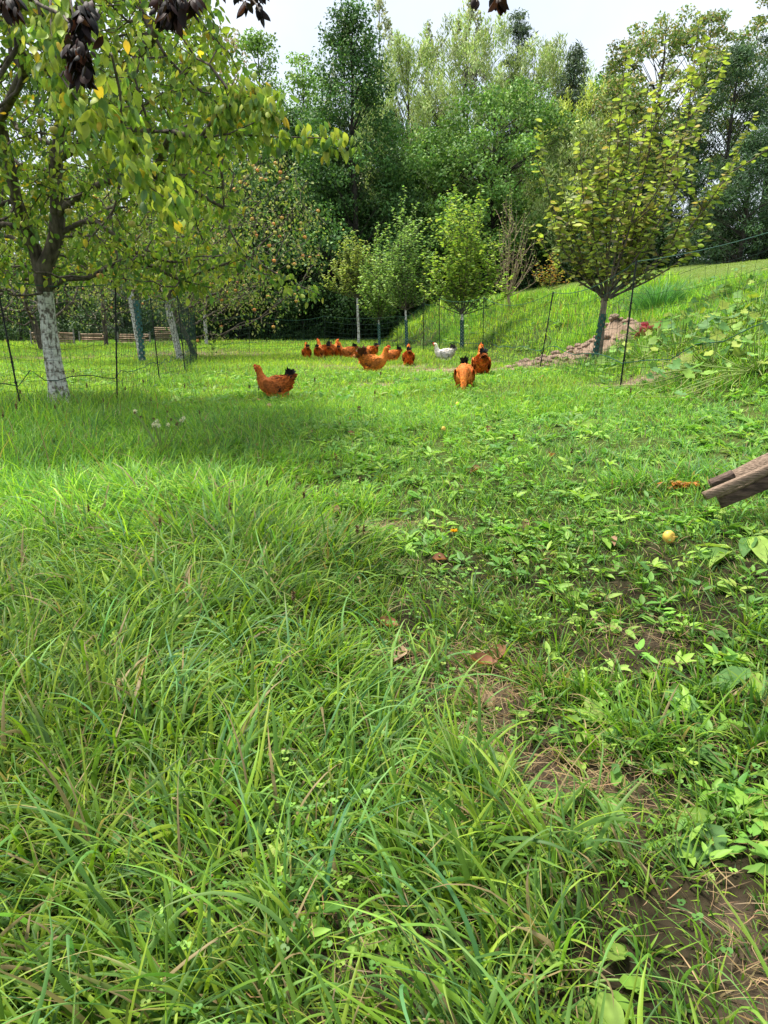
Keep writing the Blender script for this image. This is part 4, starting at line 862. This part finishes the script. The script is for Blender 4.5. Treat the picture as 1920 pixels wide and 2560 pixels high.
big = [ # px, py, count, length, template, label
 (1400, 2085, 6, .15, T_OVAL, 'bright dock seedling with six smooth oval leaves on the straw patch'),
 (1330, 2010, 4, .14, T_DOCK, 'pale upright dock leaves just above the smooth oval seedling'),
 (1480, 1990, 4, .16, T_DOCK, 'dock leaf pair leaning right beside the straw patch'),
 (1630, 1750, 4, .20, T_OVAL, 'large crinkled sunlit dock leaf right of the dry patches'),
 (1830, 2080, 6, .22, T_DOCK, 'dock plant with light leaves at the foot of the bottom right grass tuft'),
 (1150, 1920, 5, .18, T_DOCK, 'mid green dock plant left of the straw patch'),
 (1000, 1890, 4, .14, T_OVAL, 'single light green crinkled dock leaf in the centre foreground'),
 (700, 2010, 5, .15, T_OVAL, 'low oval leaved weed in the dark grass of the lower centre'),
 (735, 1915, 3, .12, T_OVAL, 'small bright round leaf standing over the dark grass'),
 (430, 1620, 6, .24, T_DOCK, 'big crinkled dock in the tall grass on the left'),
 (560, 1640, 4, .16, T_DOCK, 'yellow green dock leaves right of the big crinkled dock'),
 (650, 1690, 5, .22, T_DOCK, 'broad light dock leaf lying in the grass left of centre'),
 (120, 1650, 5, .22, T_DOCK, 'dock leaves at the left edge among the long grass'),
 (300, 1610, 6, .22, T_LONG, 'dark plantain clump in the tall grass at left'),
 (1830, 1060, 9, .30, T_DOCK, 'large dock with upright leaves above the planks'),
 (1790, 1040, 6, .24, T_DOCK, 'smaller dock with one leaf reaching up, left of the large dock'),
 (1880, 1360, 8, .26, T_DOCK, 'blue green dock clump under the planks at the right edge'),
 (1840, 1400, 6, .2, T_DOCK, 'flat dock leaves below the blue green clump'),
 (1700, 1080, 5, .22, T_OVAL, 'pale drooping squash leaf lying in the grass right of centre'),
 (1510, 1075, 4, .2, T_OVAL, 'curled whitish leaf in the middle of the lawn on the right'),
 (880, 1500, 5, .13, T_OVAL, 'greyish round leaved weed near the centre'),
 (1500, 1360, 6, .13, T_DOCK, 'small dock right of the dandelion flower'),
 (1780, 1120, 5, .17, T_OVAL, 'rounded weed behind the plank end'),
 (1060, 1290, 6, .15, T_LONG, 'plantain rosette at the centre of the lawn'),
 (1150, 1240, 6, .15, T_LONG, 'second plantain rosette right of the centre'),
 (1890, 1700, 5, .2, T_DOCK, 'shaded dock leaf at the right edge beside the fine grass tuft'),
 (320, 2080, 7, .10, T_TOOTH, 'toothed nettle like sprout in the lower left grass'),
 (140, 2110, 7, .10, T_TOOTH, 'toothed leaf sprout near the left edge, low down'),
 (60, 2190, 8, .10, T_TOOTH, 'dark toothed sprout at the left edge'),
 (690, 2090, 8, .09, T_TOOTH, 'bright upright sprout with toothed leaflets left of centre'),
 (670, 2190, 8, .09, T_TOOTH, 'low toothed sprout under the bright upright one'),
 (600, 1965, 7, .10, T_TOOTH, 'light three part leaf sprig in the middle left grass'),
 (360, 1850, 7, .10, T_TOOTH, 'dark toothed sprig among the long blades at left'),
 (1540, 1930, 7, .085, T_TOOTH, 'blue green lobed sprig right of the straw patch'),
 (1500, 1850, 8, .07, T_TOOTH, 'cluster of small clover like leaves above the straw patch'),
 (1470, 2470, 6, .10, T_OVAL, 'yellow green sprout at the bottom edge right of centre'),
 (330, 2430, 6, .11, T_OVAL, 'shaded sprout at the bottom left under long blades'),
]
for i, (px, py, n, ln, T, lab) in enumerate(big): rosette(G(px, py), n, ln*.78, T, lab, None, 'dock_plant' if 'dock' in lab else 'weed', 'weed', .75 if ln > .2 else .6, seed=i, stem=.05 if T is T_TOOTH else .03)
k = 0
while k < 130:
    y = math.sqrt(random.uniform(1.0, 60)); x = random.uniform(-1, 1)*.62*y
    if y > 8 or (x < -.3 and random.random() < .55): continue
    T = random.choice([T_DOCK, T_OVAL, T_LONG, T_OVAL]); rosette((x, y, float(H(x, y))), random.randint(5, 9), random.uniform(.035, .085)+.005*y, T, 'small leafy rosette growing low in the grass', 'small leafy rosettes in the lawn', 'small_weed', 'weed', .5, seed=200+k); k += 1
for k in range(120):    # coarse weeds on the bank
    y = random.uniform(7, 26); d = random.uniform(.2, 3.6); x = float(toe(y))+d
    if x > .62*y+.5: continue
    rosette((x, y, float(H(x, y))), random.randint(7, 12), random.uniform(.14, .26), random.choice([T_LONG, T_DOCK, T_OVAL]), 'coarse leafy weed growing on the grassy bank', 'coarse weeds on the bank', 'bank_weed', 'weed', 1.0, seed=500+k, stem=.06)
# clover carpet
acc = Acc()
for (n, y0, y1, sz) in ((5000, .6, 4.0, .012), (12000, 3.8, 9.5, .016), (6000, 9, 15, .024)):
    x, y = wedge(n, y0, y1, .3, .62); v = vnoise(x, y, .38, 61); keep = (v+.25*rng.random(n) > .55+.25*tall(x, y)) & (rng.random(n) > bare(x, y)); x = x[keep]; y = y[keep]; m = len(x); h = rng.uniform(.015, .075, m)*(1-.5*bare(x, y))+.05*tall(x, y)
    pos = np.stack([x, y, H(x, y)+h], -1); c = pal(m, [(.13, .29, .045), (.19, .36, .06), (.26, .42, .06), (.10, .23, .05)])
    for j in range(3):
        a_ = rng.uniform(0, .6, m)+j*2.09; scatter(acc, T_CLOV, pos, np.stack([np.cos(a_), np.sin(a_), .25*np.ones(m)], -1), np.tile([0, 0, 1.], (m, 1))+rng.normal(0, .25, (m, 3)), sz*rng.uniform(.7, 1.2, m), c)
tag(obj('clover', acc.mesh('clover', M_grass)), 'low clover growing through the lawn', 'clover', kind='stuff')
acc = Acc()
for (nr_, y0, y1, sz) in ((500, 1.0, 3.6, .045), (1700, 3.2, 7.5, .055), (1500, 7, 13, .075)):
    x, y = wedge(nr_, y0, y1, .3, .62); v = vnoise(x, y, .6, 71); keep = (v+.3*rng.random(nr_) > .5+.3*tall(x, y)) & (rng.random(nr_) > bare(x, y)); x = x[keep]; y = y[keep]
    i = np.repeat(np.arange(len(x)), 7); m = len(i); a_ = rng.uniform(0, 6.28, m); el = rng.uniform(.1, 1.0, m); cb = pal(len(x), [(.15, .32, .05), (.22, .40, .06), (.30, .46, .08), (.11, .25, .05)])
    px_ = x[i]+.012*np.cos(a_); py_ = y[i]+.012*np.sin(a_); d = np.stack([np.cos(a_)*np.cos(el), np.sin(a_)*np.cos(el), np.sin(el)], -1)
    scatter(acc, leaf_grid(5, .42, .3, .45, .8), np.stack([px_, py_, H(px_, py_)+.01+.03*rng.random(m)], -1), d, np.array([0, 0, 1.])-d*.3+rng.normal(0, .25, (m, 3)), sz*rng.uniform(.6, 1.4, m), cb[i])
tag(obj('ground_cover', acc.mesh('ground_cover', M_grass, True)), 'low broad leaved plants mixed through the lawn', 'ground cover', kind='stuff')
# squash patch on the bank
SC = [(.17, .34, .06), (.11, .25, .06), (.24, .40, .07), (.30, .38, .06), (.14, .28, .09)]
T_SQ = disc_leaf(20, 5, .28, .22)
def squash(px, py, n, ln, label, seed, hgt=.34, flowers=0):
    g = G(px, py); rg = np.random.default_rng(seed); root = empty('squash_plant', g, 0, label, 'squash plant', 'squash plants sprawling on the bank'); a = Acc(); st = Acc()
    for i in range(int(n*3)):
        az = rg.uniform(0, 6.28); r = rg.uniform(.08, .75); q = np.array([r*math.cos(az), r*math.sin(az)*.8, 0]); q[2] = float(H(g[0]+q[0], g[1]+q[1]))-g[2]+hgt*rg.uniform(.35, 1.1)
        polytube(st, bez(np.zeros(3), q*np.array([.6, .6, .2]), q, 6), .007, .005, 5, (.30, .40, .12)); d = np.array([math.cos(az+rg.normal(0, .7)), math.sin(az+rg.normal(0, .7))-.4, -.2]); 
        scatter(a, T_SQ, q[None], d[None], np.array([[rg.normal(0, .6), -.75+rg.normal(0, .5), .8]]), [ln*rg.uniform(.28, .75)], (np.array(SC)[rg.integers(0, 5)]*rg.uniform(.85, 1.15))[None])
    for k in range(9):
        az = rg.uniform(0, 6.28); L = rg.uniform(.4, 1.2); pts = [np.array([L*t*math.cos(az+.5*t), L*t*math.sin(az+.5*t)*.7, 0]) for t in np.linspace(0, 1, 7)]
        for p_ in pts: p_[2] = float(H(g[0]+p_[0], g[1]+p_[1]))-g[2]+.06+.04*rg.random()
        polytube(st, pts, .007, .004, 5, (.36, .42, .14))
    obj('leaves', a.mesh('leaves', M_leaf, False), root); obj('stems', st.mesh('stems', M_grass, True), root)
    for k in range(flowers):
        f = Acc(); c = np.array([rg.uniform(-.25, .25), -.4, .42+.1*k]); 
        for j in range(6): an = j*1.047; scatter(f, T_OVAL, c[None], np.array([[math.cos(an)*.5, -.4, math.sin(an)*.5+.5]]), np.array([[math.cos(an), -1., math.sin(an)]]), [.08], np.array([[.85, .30, .02]]))
        obj('flower', f.mesh('flower', M_leaf, True), root)
for i, a_ in enumerate([(1840, 760, 22, .24, 'squash plant with tall upright leaves at the top of the patch'), (1900, 800, 20, .24, 'squash plant at the right edge with yellowing leaves'), (1880, 860, 14, .24, 'squash plant bearing orange flowers by the right edge', 2),
    (1760, 820, 16, .22, 'squash plant with broad grey green leaves left of the orange flower'), (1700, 880, 16, .22, 'flattened squash plant with trailing pale stems'), (1620, 900, 12, .2, 'squash plant nearest to the fence post'), (1790, 920, 15, .22, 'squash plant with yellow leaves at the foot of the patch'), (1900, 930, 14, .24, 'low squash plant at the right edge of the patch'), (1640, 850, 9, .18, 'small squash plant below the red heap'), (1750, 740, 10, .2, 'small squash plant at the upper left of the patch')]):
    squash(a_[0], a_[1], a_[2], a_[3], a_[4], 40+i, flowers=a_[5] if len(a_) > 5 else 0)
# tall arching grass clump on the bank
g = G(1640, 790); acc = Acc(); n = 900; r = np.abs(rng.normal(0, .25, n)); f = rng.uniform(0, 6.28, n); x = g[0]+r*np.cos(f); y = g[1]+r*np.sin(f)
blades(acc, np.stack([x, y, H(x, y)], -1)-g, f, rng.uniform(.5, 1.0, n), rng.uniform(.008, .014, n), np.abs(rng.normal(.2, .15, n)), rng.uniform(.9, 1.9, n), pal(n, [(.08, .22, .07), (.12, .28, .09)]), 6)
tag(obj('grass_clump', acc.mesh('grass_clump', M_grass), None, g), 'tall clump of arching blue green grass on the bank behind the fence', 'grass clump')
# red crumpled netting on the bank
def heap(px, py, Y, rx, ry, rz, label, name, c, seed, cat):
    g = G(px, py+14)+np.array([0, 0, .08]); a = Acc(); rg = np.random.default_rng(seed)
    for k in range(16):
        an = rg.uniform(0, 6.28); cx, cy = rg.normal(0, rx*.25), rg.normal(0, ry*.3); t = np.linspace(0, 6.28, 22); rr = rg.uniform(.5, 1)
        pts = np.stack([cx+rx*rr*.7*np.cos(t), cy+ry*rr*.7*np.sin(t+an), rz*(.25+.6*rg.random())+rz*.3*np.sin(2*t+an)], -1); polytube(a, pts, .028, .028, 6, np.array(c)*rg.uniform(.75, 1.2))
    m = leafmat(name, 0, .6, .3, noise=30); return tag(obj(name, a.mesh(name, m, True), None, g), label, cat)
heap(1655, 832, 10.6, .30, .15, .15, 'crumpled heap of bright red netting on the bank left of the squash', 'red_netting', (.92, .14, .17), 3, 'netting')
heap(1604, 846, 10.4, .09, .07, .10, 'small orange red bundle just left of the bright red heap', 'orange_bundle', (.68, .14, .07), 4, 'netting')
# fallen fruit, bitten orange piece, dandelion
def fruit(px, py, me, label, s_=1.0, lift=.03): 
    g = G(px, py); o = obj('fallen_apple', me, None, (g[0], g[1], g[2]+lift)); o.scale = (s_*.8,)*3; o.rotation_euler = (R(75), R(20), R(30)); tag(o, label, 'apple')
fruit(1668, 1372, AM_yel, 'yellow apple with a dark eye lying in the grass at the right', 1.15, .05)
fruit(1143, 1023, AM_yel, 'small pale fallen apple in the grass below the pecking hen', .8, .05)
fruit(1108, 1088, AM_yel, 'pale yellow fallen apple in the mid lawn', .7, .05)
g = G(1700, 1230); a = Acc(); q = 60
scatter(a, T_MID, np.stack([rng.normal(0, .045, q), rng.normal(0, .02, q), rng.uniform(.02, .06, q)], -1), rdir(q)*np.array([1, 1, .3]), rdir(q)*.5+np.array([0, 0, 1]), .035*np.ones(q), pal(q, [(.62, .22, .05), (.5, .28, .1)]))
tag(obj('squash_rind', a.mesh('squash_rind', M_leaf), None, g), 'pecked orange squash rind lying near the plank end', 'squash rind')
g = G(1128, 1385); a = Acc(); q = 60; polytube(a, bez(np.zeros(3), np.array([0, 0, .06]), np.array([.01, 0, .11]), 5), .002, .002, 5, (.25, .35, .1)); f = rng.uniform(0, 6.28, q)
scatter(a, T_THIN, np.tile([.01, 0, .11], (q, 1)), np.stack([np.cos(f), np.sin(f), rng.uniform(.1, 1.2, q)], -1), rdir(q), .022*np.ones(q), pal(q, [(.85, .5, .02)]))
tag(obj('dandelion', a.mesh('dandelion', M_grass), None, g), 'single orange yellow dandelion flower in the centre of the lawn', 'flower')
g = G(410, 1150); root = empty('thistle', g, 0, 'fluffy white seed heads of a thistle in the tall grass at left', 'thistle'); a = Acc(); hd = []
for k in range(16):
    q = np.array([rng.normal(0, .13), rng.normal(0, .1), rng.uniform(.24, .40)]); polytube(a, bez(np.zeros(3), q*np.array([.5, .5, .6]), q, 5), .003, .002, 4, (.25, .3, .12)); hd.append(q)
obj('stems', a.mesh('stems', M_grass), root)
for k, q in enumerate(hd):
    a = Acc(); m = 40; wh = k % 2 == 0; scatter(a, T_THIN, np.tile(q, (m, 1)), rdir(m)+np.array([0, 0, .4]), rdir(m), (.02 if wh else .014)*np.ones(m), pal(m, [(.75, .70, .62)] if wh else [(.16, .10, .07)])); obj('seed_head', a.mesh('seed_head', M_grass), root)
# plantain and grass seed heads
for k in range(34):
    y = math.sqrt(random.uniform(3.5, 36)); x = random.uniform(-.6, .0)*y if k < 26 else random.uniform(-.6, .6)*y; g = np.array([x, y, float(H(x, y))]); a = Acc(); h = random.uniform(.28, .5); dx = random.uniform(-.08, .08)
    polytube(a, bez(np.zeros(3), np.array([0, 0, h*.6]), np.array([dx, 0, h]), 6), .0016, .0012, 4, (.22, .28, .1)); m = 46; t = rng.random(m); base = np.array([dx, 0, h])
    scatter(a, T_FAR, base+np.stack([np.zeros(m), np.zeros(m), t*.028], -1), rdir(m)+np.array([0, 0, .6]), rdir(m), .009*np.ones(m), pal(m, [(.20, .12, .07), (.12, .07, .045)]))
    tag(obj('seed_stalk', a.mesh('seed_stalk', M_grass), None, g), 'thin stalk with a small brown seed head rising from the grass', 'seed stalk', 'brown seed heads over the tall grass')
# dead leaves
for k in range(46):
    if k < 16: px, py = [(205, 2010), (640, 2060), (1260, 1655), (1240, 1690), (1010, 1640), (1195, 1752), (1520, 1370), (700, 1075), (560, 1085), (730, 1065), (940, 1575), (1080, 1420), (1380, 1150), (870, 1095), (650, 1130), (500, 1030)][k]; g = G(px, py); s_ = .07 if py > 1500 else .06
    else: y = math.sqrt(random.uniform(2, 110)); x = random.uniform(-.55, .6)*y; g = np.array([x, y, float(H(x, y))]); s_ = random.uniform(.04, .075)
    a = Acc(); v = T_NEAR[0].copy(); v[:, 2] += .12*np.sin(v[:, 1]*4+k)+.3*np.abs(v[:, 0]); d = rdir(1)*np.array([1, 1, .25]); scatter(a, (v, T_NEAR[1]), np.array([[0, 0, .045]]), d, np.array([[.2, -.3, 1.]]), [s_*1.3], pal(1, [(.30, .14, .075), (.36, .20, .11), (.42, .30, .18)]))
    tag(obj('dead_leaf', a.mesh('dead_leaf', M_leaf, True), None, g), 'curled brown dead leaf lying in the grass', 'dead leaf', 'dead leaves scattered over the lawn')
# clods on the dug earth
M_soil = noisemat('dug_earth', (.16, .11, .08), (.42, .30, .22), 16, bump=1.0)
for k in range(110):
    (mx_, my_, r_, h_) = MOUNDS[k % 4]; x = mx_+random.gauss(0, r_*.95); y = my_+random.gauss(0, r_*.85)-.1; a = Acc(); r = random.uniform(.02, .075); V = []; rg = np.random.default_rng(k)
    for t in np.linspace(0, np.pi, 7):
        for f in np.linspace(0, 2*np.pi, 9, endpoint=False): q = r*(.75+.5*rg.random()); V.append((q*math.sin(t)*math.cos(f), q*math.sin(t)*math.sin(f), .7*q*math.cos(t)))
    a.add(V, [[(9*i+j, 9*(i+1)+j, 9*(i+1)+(j+1) % 9, 9*i+(j+1) % 9) for i in range(6) for j in range(9)]])
    tag(obj('earth_clod', a.mesh('earth_clod', M_soil, True), None, (x, y, float(H(x, y))+r*.1)), 'crumbling clod of dug brown earth on the mound by the quince', 'clod', 'clods on the dug earth')
